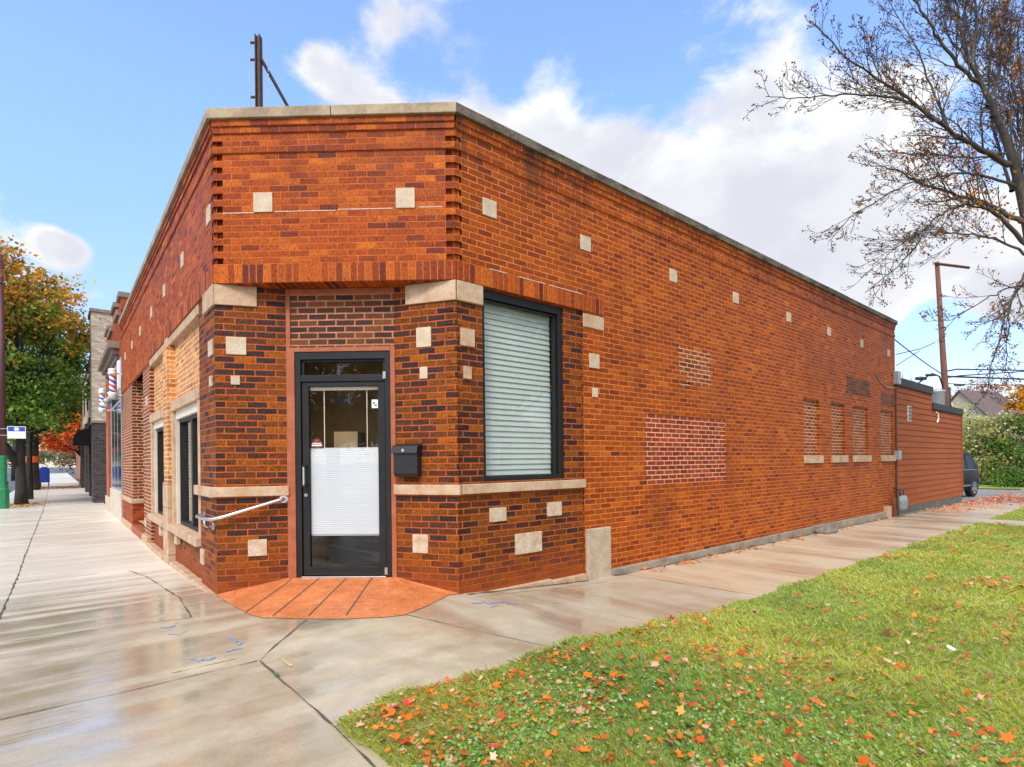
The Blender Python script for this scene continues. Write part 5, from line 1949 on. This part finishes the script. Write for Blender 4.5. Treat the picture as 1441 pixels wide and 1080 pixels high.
mb.box(FCh, -.8, .8, cb0.z - .7, cb0.z - .45, -1.3, .1)
mb.build('chimney', 'red_chim', hs)

YG = [(.40, .52, .12), (.52, .57, .20), (.60, .56, .27), (.30, .42, .09), (.72, .63, .36)]


def shrub(label, px, d, ztop, half, cols, n, seed, ls=.16):
    c = at(px, 690, d)
    z0 = g(c.x, c.y)
    bl = [((c.x, c.y, z0 + ztop * .55), (half, half, ztop * .45)), ((c.x + half * .3, c.y - half * .3, z0 + ztop * .3), (half * 1.1, half * 1.1, ztop * .3)), ((c.x - half * .2, c.y + half * .2, z0 + ztop * .2), (half, half, ztop * .22))]
    leafy_tree('shrub', label, (c.x, c.y, z0), [(P3((c.x, c.y, z0 - .1), (c.x, c.y, z0 + ztop * .4), (c.x, c.y, z0 + ztop * .8)), (.12, .08, .02))], bl, n, lambda p, k, r, cl: c_mix(r, len(p), cols), ls, .4, 120, 26, 'shrub', 'shrubs beyond the driveway', 'bark_dark', seed)


shrub('yellow-green feathery shrub just behind the black suv', 1366, 33, 5.0, 1.8, YG, 11500, 21)
shrub('tall buff and green shrub below the chimney, between its neighbours', 1402, 32, 4.7, 1.6, YG[2:] + [(.44, .37, .17), (.60, .38, .12), (.24, .30, .08)], 11500, 22)
shrub('dark green broad shrub at the right edge by the driveway', 1447, 31, 4.2, 1.9, [(.13, .23, .04), (.18, .30, .05), (.09, .16, .03), (.28, .36, .08)], 15000, 23)
shrub('low bright green bush at the foot of the dark shrub', 1428, 29, 1.0, .9, [(.13, .24, .03), (.17, .28, .04), (.09, .17, .03)], 4000, 24, .12)
q = at(1452, 560, 40)
leafy_tree('autumn_tree', 'golden orange tree peeking in at the right edge above the dark shrub', (q.x, q.y, -.4), [(P3((q.x, q.y, -.5), (q.x, q.y, 3), (q.x, q.y, 6)), (.2, .15, .05))],
           [((q.x, q.y, 5.0), (1.1, 1.1, 1.5))], 4000, lambda p, k, r, cl: c_mix(r, len(p), [(.62, .30, .02), (.66, .38, .04), (.5, .2, .02)]), .2, .4, 50, 12, seed=31)
q = at(1386, 560, 104)
leafy_tree('autumn_tree', 'thin rust-orange tree crown rising behind the gable roof', (q.x, q.y, -.4), [(P3((q.x, q.y, -.5), (q.x, q.y, 7), (q.x, q.y, 13)), (.25, .2, .05))],
           [((q.x, q.y, 13.2), (4.6, 4.6, 3.0)), ((q.x - 3.6, q.y + 3.1, 13.0), (3.0, 3.0, 2.2))], 2600, lambda p, k, r, cl: c_mix(r, len(p), [(.48, .17, .06), (.42, .14, .05), (.5, .24, .1)]), .3, .8, 70, 60, seed=32)
for px, py, lab in ((1270, 527, 'left one of two tiny conifer tops above the extension roof'), (1282, 528, 'right one of two tiny conifer tops above the extension roof')):
    q = at(px, py, 75)
    leafy_tree('conifer_tree', lab, (q.x, q.y, -.4), [(P3((q.x, q.y, -.5), (q.x, q.y, 8), (q.x, q.y, q.z)), (.2, .12, .02))],
               [((q.x, q.y, q.z - .6), (.25, .25, .5)), ((q.x, q.y, q.z - 1.8), (.6, .6, .8)), ((q.x, q.y, q.z - 3.4), (1.0, 1.0, 1.0))], 2500, lambda p, k, r, cl: c_mix(r, len(p), [(.05, .08, .05), (.08, .11, .07)]), .22, .3, 50, 10, seed=33 + px)

# ------------------------------------------------------------------ across the streets (mirrored in door and shop window)
OC = [(.40, .20, .03), (.46, .26, .05), (.30, .17, .04), (.16, .13, .04), (.10, .08, .03)]
leafy_tree('autumn_tree', 'golden brown tree across the street, mirrored in the door glass', (-15, -4, -.3), [(P3((-15, -4, -.3), (-15, -4, 2.2), (-15, -4, 5)), (.3, .24, .08))],
           [((-15, -4, 4.6), (3.6, 3.6, 2.6)), ((-16, -8, 4.0), (3, 3, 2.4))], 9000, lambda p, k, r, cl: c_mix(r, len(p), OC), .3, .7, 120, 20, seed=51)
leafy_tree('shade_tree', 'dark green tree across the side street, mirrored in the shop window', (15, -9, -.3), [(P3((15, -9, -.3), (15, -9, 3), (15, -9, 6)), (.3, .24, .08))],
           [((15, -9, 6.2), (4.2, 3.6, 3.0)), ((11, -11, 5.6), (3, 3, 2.6))], 9000, lambda p, k, r, cl: c_mix(r, len(p), GREENS), .32, .75, 120, 24, seed=52)
gar = thing('garage', 'white garage with a small paned window across the side street, mirrored in the shop window', 'garage', (14, -13, -.3))
FG = Frame((20, -12), (-1, 0))
mb = MB()
mb.box(FG, 0, 9, -.3, 2.7, -6, 0)
mb.build('wall', 'white', gar)
mb = MB()
mb.loft([[FG.P(u, d, z) for d, z in ((.3, 2.6), (.3, 2.75), (-3, 4.3), (-6.3, 2.75), (-6.3, 2.6))] for u in (-.3, 9.3)])
mb.build('roof', 'shingle', gar)
mb = MB()
mb.box(FG, 4.2, 5.8, 1.1, 2.0, -.1, .03)
gw = mb.build('window', 'white', gar)
mb = MB()
for i in range(5):
    for j in range(2):
        mb.box(FG, 4.28 + .3 * i, 4.52 + .3 * i, 1.16 + .42 * j, 1.52 + .42 * j, .0, .04)
mb.build('pane', 'car_glass', gw)

# ------------------------------------------------------------------ the big bare tree on the right
TR = random.Random(42)
bt = thing('parkway_tree', 'large nearly bare tree with arching limbs and a few orange leaves on the lawn', 'tree', (14.5, .9, -.2))
bmb = MB()
leaf_pts, leaf_cols, leaf_sz = [], [], []


def catmull(pts, n=6):
    P_ = [pts[0]] + pts + [pts[-1]]
    out = []
    for i in range(1, len(P_) - 2):
        for k in range(n):
            t_ = k / n
            a, b, c, d = P_[i - 1], P_[i], P_[i + 1], P_[i + 2]
            out.append(.5 * ((2 * b) + (c - a) * t_ + (2 * a - 5 * b + 4 * c - d) * t_ ** 2 + (3 * b - a - 3 * c + d) * t_ ** 3))
    out.append(pts[-1])
    return out


def rv():
    return Vector((TR.gauss(0, 1), TR.gauss(0, 1), TR.gauss(0, 1)))


def put_leaf(p, orange):
    leaf_pts.append(p)
    if TR.random() < orange:
        leaf_cols.append(TR.choice([(.62, .22, .02), (.55, .15, .015), (.66, .30, .03)]))
        leaf_sz.append(TR.uniform(.05, .085))
    else:
        leaf_cols.append(TR.choice([(.07, .032, .02), (.12, .045, .025), (.20, .06, .03), (.04, .025, .02)]))
        leaf_sz.append(TR.uniform(.018, .05))


def grow(p, d, length, r, level, orange):
    n = 5 if level < 3 else 4
    pts = [p.copy()]
    dd = d.normalized()
    seg = length / n
    for i in range(n):
        dd = (dd + rv() * .10 + Vector((0, 0, .05 if level < 3 else .02))).normalized()
        pts.append(pts[-1] + dd * seg)
    rads = [max(.0036, r * (1 - .75 * i / n)) for i in range(n + 1)]
    bmb.tube(pts, rads, 5 if level < 2 else 3, caps=False)
    if level >= 3:
        for q_ in pts[1:]:
            if TR.random() < .55:
                put_leaf(q_ + rv() * .03, orange)
        return
    k = max(3, int(length / (.17 if level == 1 else .13)))
    k = min(k, 11)
    for i in range(k):
        t_ = .18 + .8 * (i + TR.random() * .6) / k
        f = t_ * n
        j = min(n - 1, int(f))
        q_ = pts[j].lerp(pts[j + 1], f - j)
        tg = (pts[j + 1] - pts[j]).normalized()
        side = rv()
        side = (side - tg * side.dot(tg)).normalized()
        nd = (tg * 1.0 + side * .62 + Vector((0, 0, .06))).normalized()
        grow(q_, nd, length * TR.uniform(.28, .5) * (1.15 - .5 * t_), max(.0045, r * .42), level + 1, orange)


DT = 10.0


def limb(px, r0, r1, dd0=0.0, dd1=0.0, orange=.06, dens=1.0, side_len=1.0):
    n = len(px)
    pts = [at(x, y, DT + dd0 + (dd1 - dd0) * i / (n - 1)) for i, (x, y) in enumerate(px)]
    C_ = catmull(pts, 5)
    m_ = len(C_)
    rads = [.66 * (r0 + (r1 - r0) * (i / (m_ - 1)) ** .7) for i in range(m_)]
    C_ = [c + rv() * .012 for c in C_]
    bmb.tube(C_, rads, 9 if r0 > .06 else 7, caps=False)
    total = sum((C_[i + 1] - C_[i]).length for i in range(m_ - 1))
    k = int(total / .14 * dens)
    for i in range(k):
        t_ = .12 + .86 * (i + TR.random()) / k
        f = t_ * (m_ - 1)
        j = min(m_ - 2, int(f))
        q_ = C_[j].lerp(C_[j + 1], f - j)
        tg = (C_[j + 1] - C_[j]).normalized()
        side = rv()
        side = (side - tg * side.dot(tg)).normalized()
        nd = (tg * 1.0 + side * .62 + Vector((0, 0, .06))).normalized()
        grow(q_, nd, TR.uniform(.5, 1.25) * side_len * (1.15 - .65 * t_), max(.006, rads[j] * .4), 1, orange * (1 - t_ * .8) + .01)


trunk_px = [(1540, 760), (1516, 640), (1488, 520), (1468, 430), (1452, 340), (1438, 270), (1421, 210), (1402, 165), (1382, 120), (1366, 90)]
tp = catmull([at(x, y, DT) for x, y in trunk_px], 5)
tp[0].z = -.3
trr = np.interp(np.linspace(0, 1, len(tp)), [0, .08, .3, .55, .8, 1], [.24, .17, .125, .09, .05, .028])
bmb.tube(tp, list(trr), 14, caps=False)
limb([(1420, 232), (1370, 205), (1337, 185), (1300, 157), (1245, 116), (1194, 83), (1140, 28)], .085, .010, 0, -1.2, .10)
limb([(1318, 170), (1285, 146), (1245, 136), (1194, 134), (1138, 137), (1078, 136)], .05, .008, -.3, -.8, .03)
limb([(1440, 312), (1384, 287), (1340, 272), (1300, 259), (1262, 240), (1222, 231)], .075, .010, 0, .9, .12)
limb([(1444, 345), (1400, 300), (1366, 287), (1335, 296), (1310, 315), (1272, 366), (1217, 412)], .065, .009, 0, -.9, .08)
limb([(1446, 362), (1405, 338), (1384, 333), (1345, 328), (1300, 328), (1255, 352)], .04, .008, 0, .5, .05)
limb([(1432, 262), (1385, 248), (1350, 244), (1310, 250), (1265, 266), (1205, 300), (1165, 340)], .045, .008, 0, -.6, .14)
limb([(1418, 215), (1370, 222), (1320, 218), (1280, 216), (1240, 212)], .035, .007, 0, .6, .2)
limb([(1378, 118), (1350, 92), (1322, 55), (1300, 22), (1278, -12)], .06, .02, 0, -.4, .06)
limb([(1366, 92), (1352, 45), (1346, 0), (1340, -60)], .055, .02, 0, .3, .08)
limb([(1366, 92), (1374, 40), (1372, -10), (1376, -80)], .05, .02, 0, .5, .08)
limb([(1390, 150), (1406, 100), (1412, 40), (1418, -40)], .05, .02, 0, 1.0, .15)
limb([(1432, 262), (1436, 200), (1428, 130), (1408, 80), (1398, 30)], .05, .015, .4, 1.2, .1)
limb([(1424, 270), (1440, 180), (1446, 90), (1446, -20)], .06, .02, .2, .8, .35)
limb([(1337, 188), (1310, 120), (1285, 60), (1250, 0)], .04, .01, -.2, .8, .05)
limb([(1245, 118), (1225, 80), (1215, 40)], .022, .007, -.8, -.8, .03)
limb([(1450, 376), (1428, 410), (1414, 450), (1398, 505), (1385, 560)], .04, .006, 0, -.8, .10, 1.3, .8)
limb([(1452, 400), (1412, 408), (1380, 425), (1340, 450), (1302, 452)], .03, .005, 0, .6, .06, 1.0, .7)
limb([(1452, 384), (1424, 425), (1419, 480), (1416, 525)], .03, .005, 0, .5, .12, 1.2, .7)
limb([(1310, 316), (1290, 330), (1262, 345), (1235, 380)], .03, .006, -.5, -1.0, .04)
limb([(1396, 165), (1420, 150), (1450, 120), (1490, 60)], .05, .015, 0, .8, .2)
limb([(1446, 340), (1475, 280), (1530, 230), (1600, 200)], .08, .02, 0, .5, .1, .7)
limb([(1456, 420), (1485, 370), (1540, 350), (1610, 360)], .06, .02, 0, 1.0, .1, .7)
limb([(1424, 270), (1400, 190), (1390, 120), (1395, 40)], .05, .02, .3, 2.5, .12)
for q_ in ([(1402, 165), (1392, 90), (1384, 20), (1390, -60)], [(1421, 210), (1425, 130), (1422, 50), (1430, -50)], [(1382, 120), (1362, 50), (1358, -20)], [(1436, 262), (1445, 200), (1438, 110), (1432, 20)], [(1362, 88), (1330, 40), (1318, -20)]):
    limb(q_, .035, .008, 0, TR.uniform(-.8, 1.2), .10, 1.3)
bmb.build('trunk', 'bark', bt, 0, True)
for cpx, cpy, n_, sp in ((1318, 195, 16, 9), (1335, 215, 22, 14), (1362, 238, 26, 16), (1378, 262, 18, 14), (1345, 260, 14, 16), (1395, 330, 20, 16), (1380, 285, 16, 14), (1362, 290, 16, 10), (1400, 240, 12, 16), (1436, 100, 26, 14), (1438, 150, 16, 12), (1420, 300, 12, 10), (1330, 320, 10, 16)):
    for _ in range(n_ * 2):
        leaf_pts.append(at(cpx + TR.gauss(0, sp), cpy + TR.gauss(0, sp), DT + TR.gauss(0, .35)))
        leaf_cols.append(TR.choice([(.66, .24, .02), (.60, .17, .015), (.70, .32, .03), (.40, .12, .02)]))
        leaf_sz.append(TR.uniform(.045, .085))
LP = np.array([tuple(p) for p in leaf_pts])
v = quads_from(LP, np.array(leaf_sz))
fast_mesh('crown', v.reshape(-1, 3), len(LP), 4, 'leaf', bt, np.array(leaf_cols))

# ------------------------------------------------------------------ lawn: grass, clover, fallen leaves


def lawn_points(n, xmax=24.9, power=1.55):
    """denser near the camera"""
    x0, x1 = 1.08, xmax
    u = rng.uniform(size=n)
    e = 1 - power
    x = (x0 ** e + u * (x1 ** e - x0 ** e)) ** (1 / e)
    y = rng.uniform(-.25, 2.86, n)
    edge = 2.80 + .05 * np.sin(x * 5.1) + .03 * np.sin(x * 13 + 1)
    edge_l = 1.10 + .03 * np.sin(y * 9) + np.clip(2.3 - y, 0, .4) * .05
    cx_, cy_ = x - 1.10, 2.8 - y
    ok = (y < edge - rng.exponential(.02, n)) & (x > edge_l) & ~((x > 16.3) & (x < 17.7)) & ((x - 1.1) * .9 + (2.8 - y) > .10)
    # only what could come into view from about here
    ok &= (y > -.25)
    return x[ok], y[ok]


def noise2(x, y, s, seed):
    r = np.random.default_rng(seed)
    out = np.zeros_like(x)
    for i in range(10):
        a = r.uniform(0, 2 * np.pi)
        f = s * r.uniform(.5, 2.2)
        out += np.sin((x * np.cos(a) + y * np.sin(a)) * f + r.uniform(0, 6.28))
    return out / 3.2


gx, gy = lawn_points(330000)
N = len(gx)
gz = gv(gx, gy) + .012
dist = np.hypot(gx, gy)
tuft = np.clip(noise2(gx, gy, 5.0, 1) * .35 + .6, .15, 1.4)
hgt = rng.uniform(.015, .040, N) * (0.6 + .6 * tuft)
wid = np.maximum(.0028, .0011 * dist) * rng.uniform(.7, 1.4, N)
ang = rng.uniform(0, 2 * np.pi, N)
lean = rng.uniform(.3, 1.9, N) * hgt
la = rng.uniform(0, 6.28, N) * .7 + noise2(gx, gy, 3.0, 2) * 1.5
bx, by = np.cos(ang) * wid / 2, np.sin(ang) * wid / 2
lx, ly = np.cos(la) * lean, np.sin(la) * lean
base = np.stack([gx, gy, gz], 1)
off = np.stack([bx, by, np.zeros(N)], 1)
mid = base + np.stack([lx * .35, ly * .35, hgt * .62], 1)
tip = base + np.stack([lx, ly, hgt], 1)
v = np.stack([base - off, base + off, mid + off * .75, tip, mid - off * .75], 1)
pal = np.array([(.56, .63, .085), (.64, .69, .13), (.45, .57, .07), (.70, .70, .24), (.30, .43, .05), (.74, .62, .38)])
pk = rng.choice(6, N, p=[.26, .23, .15, .16, .10, .10])
gc = pal[pk] * rng.uniform(.75, 1.25, N)[:, None]
patch = noise2(gx, gy, 1.6, 4)[:, None]
gc = gc * np.where(patch > 0, 1 + patch * np.array([.16, .10, .1]), 1 + patch * np.array([.18, .06, .0]))
gr = fast_mesh('grass', v.reshape(-1, 3), N, 5, 'grass', None, np.clip(gc, .005, 1))
kind(gr, 'stuff')
gr['label'] = 'bright green damp grass of the lawn'

# broad leaved weeds (clover) among the grass, thick by the walk corner
n = 30000
x = 1.1 + rng.exponential(1.3, n)
y = rng.uniform(.2, 2.82, n)
keep = (x < 12) & (noise2(x, y, 2.2, 8) + np.clip(1.0 - (x - 1.1) * .45, -1, 1.4) > .78) & ((x - 1.1) * .9 + (2.8 - y) > .07) & (x > 1.11) & (y < 2.78)
x, y = x[keep], y[keep]
n = len(x)
z = gv(x, y) + rng.uniform(.018, .05, n)
r_ = rng.uniform(.004, .012, n)
nrm = np.stack([rng.normal(0, .6, n), rng.normal(0, .6, n), np.ones(n)], 1)
nrm /= np.linalg.norm(nrm, axis=1)[:, None]
a = np.cross(nrm, rng.normal(size=(n, 3)))
a /= np.linalg.norm(a, axis=1)[:, None]
b = np.cross(nrm, a)
k6 = np.linspace(0, 2 * np.pi, 7)[:-1]
v = np.stack([np.stack([x, y, z], 1) + (a * math.cos(t_) + b * math.sin(t_)) * r_[:, None] for t_ in k6], 1)
cc = np.array([(.27, .46, .09), (.36, .54, .13), (.20, .36, .065), (.44, .58, .24)])[rng.choice(4, n)] * rng.uniform(.8, 1.2, n)[:, None]
cv = fast_mesh('clover', v.reshape(-1, 3), n, 6, 'grass', None, cc)
kind(cv, 'stuff')
cv['label'] = 'low clover and weeds in the lawn by the walk corner'

# fallen leaves
maple = np.array([(0, -.55), (.14, -.22), (.46, -.30), (.34, -.04), (.56, .18), (.26, .20), (.16, .34), (0, .62), (-.16, .34), (-.26, .20), (-.56, .18), (-.34, -.04), (-.46, -.30), (-.14, -.22)])
oval = np.array([(0, -.5), (.14, -.36), (.24, -.16), (.28, .0), (.25, .16), (.18, .32), (.08, .46), (0, .52), (-.08, .46), (-.18, .32), (-.25, .16), (-.28, 0), (-.24, -.16), (-.14, -.36)])


def leaf_litter(name, label, x, y, zoff, size, cols, curl=.5):
    n = len(x)
    z = gv(x, y) + zoff
    sh = np.where((rng.uniform(size=n) < .6)[:, None, None], maple[None], oval[None])
    th = rng.uniform(0, 2 * np.pi, n)
    c, s_ = np.cos(th)[:, None], np.sin(th)[:, None]
    px_ = (sh[:, :, 0] * c - sh[:, :, 1] * s_) * size[:, None]
    py_ = (sh[:, :, 0] * s_ + sh[:, :, 1] * c) * size[:, None]
    tx, ty = rng.normal(0, .28, n)[:, None], rng.normal(0, .28, n)[:, None]
    pz_ = px_ * tx + py_ * ty
    ca = rng.uniform(0, 2 * np.pi, n)[:, None]
    q_ = (px_ * np.cos(ca) + py_ * np.sin(ca))
    pz_ = pz_ + curl * rng.uniform(-.4, 1.4, n)[:, None] * q_ ** 2 / size[:, None] * 1.4
    pz_ -= pz_.min(axis=1)[:, None] * .7
    v = np.stack([x[:, None] + px_, y[:, None] + py_, z[:, None] + pz_], 2)
    o = fast_mesh(name, v.reshape(-1, 3), n, 14, 'fallen', None, cols)
    kind(o, 'stuff')
    o['label'] = label
    return o


LC = np.array([(.80, .16, .010), (.76, .22, .02), (.62, .08, .012), (.66, .36, .20), (.60, .42, .26), (.38, .12, .03), (.66, .06, .05), (.80, .28, .03), (.20, .07, .03)])
LPP = [.26, .18, .13, .12, .08, .07, .05, .07, .04]
cxs, cys = lawn_points(2000, 24.9, 1.5)
den = noise2(cxs, cys, 1.5, 12) * .5 + np.where((cxs > 2.2) & (cxs < 9) & (cys < 1.8), .55, 0) + np.where(cxs < 2.0, .02, 0) + np.where((cys > 2.2) & (cxs > 2.2), -.25, 0)
sel = rng.uniform(size=len(cxs)) < np.clip(.22 + den * .4, .04, .8)
cxs, cys = cxs[sel], cys[sel]
X_, Y_ = [], []
for a_, b_ in zip(cxs, cys):
    k_ = int(rng.integers(2, 15))
    sp_ = rng.uniform(.04, .14) * (1.4 if a_ > 7 else 1)
    X_.append(a_ + rng.normal(0, sp_ * 1.3, k_))
    Y_.append(b_ + rng.normal(0, sp_, k_))
sx_, sy_ = lawn_points(1900, 24.9, 1.4)
x, y = np.concatenate(X_ + [sx_]), np.concatenate(Y_ + [sy_])
ok = (y < 2.78) & (x > 1.12) & (y > -.2) & ((x - 1.1) * .9 + (2.8 - y) > .08)
x, y = x[ok], y[ok]
n = len(x)
size = np.clip(.012 * np.exp(rng.normal(.68, .45, n)), .009, .062) * np.where(x > 8, 1.5, 1.0)
# dry tan crumbs and bits between the blades
bx_, by_ = lawn_points(9000, 20, 1.5)
leaf_litter('leaf_crumbs', 'small tan and brown bits of dry leaf lying in the grass', bx_, by_, rng.uniform(.02, .045, len(bx_)), rng.uniform(.006, .016, len(bx_)), np.array([(.55, .40, .26), (.44, .26, .15), (.62, .50, .36), (.25, .13, .07), (.6, .22, .06)])[rng.choice(5, len(bx_))])
leaf_litter('fallen_leaves', 'orange and red fallen leaves scattered on the lawn', x, y, rng.uniform(.025, .055, n), size, LC[rng.choice(9, n, p=LPP)] * rng.uniform(.75, 1.2, n)[:, None])
# leaves on the driveway and walk further down
n = 1500
x = np.concatenate([rng.normal(27.5, 2.2, n), rng.uniform(19, 25, 350), rng.uniform(6, 17, 90)])
y = np.concatenate([rng.normal(3.9, .8, n), rng.normal(4.2, .35, 350), rng.normal(4.42, .06, 90)])
keep = (y < 4.6) & (y > 2.85) & (x > 6)
x, y = x[keep], y[keep]
n = len(x)
leaf_litter('driveway_leaves', 'orange leaves strewn over the wet driveway mouth', x, y, np.full(n, .012), rng.uniform(.05, .09, n), LC[rng.choice(9, n, p=LPP)])
# drift of golden leaves at the end of the street walk
n = 900
x = np.concatenate([rng.uniform(-1.5, 1.2, n), rng.normal(-1.0, .3, 150)])
y = np.concatenate([rng.normal(46.2, .9, n), rng.normal(26.9, .5, 150)])
n = len(x)
leaf_litter('walk_leaves', 'golden leaves drifted at the far end of the street walk', x, y, np.full(n, .015), rng.uniform(.06, .13, n), np.array([(.6, .3, .03), (.55, .2, .02), (.4, .2, .05)])[rng.choice(3, n)])

# little weed in the pavement joint
wd = MB()
for i in range(9):
    a = i * .7
    c = Vector((1.055 + .008 * math.cos(a * 3), 3.62 + .02 * math.sin(a * 2), .006))
    d_ = Vector((math.cos(a), math.sin(a), .6)) * .022
    s_ = Vector((-math.sin(a), math.cos(a), 0)) * .008
    wd.face([c, c + d_ * .6 + s_, c + d_, c + d_ * .6 - s_])
tag(wd.build('weed', 'greenweed'), 'tiny green weed sprouting in the pavement joint', 'weed')
# scrap of paper on the grass
q = at(1341, 938, 3.62)
pm_ = MB()
pm_.face([(q.x, q.y, .06), (q.x + .035, q.y - .015, .062), (q.x + .03, q.y + .03, .085), (q.x - .006, q.y + .035, .08)])
tag(pm_.build('paper_scrap', 'white'), 'small white paper scrap lying on the lawn', 'litter')
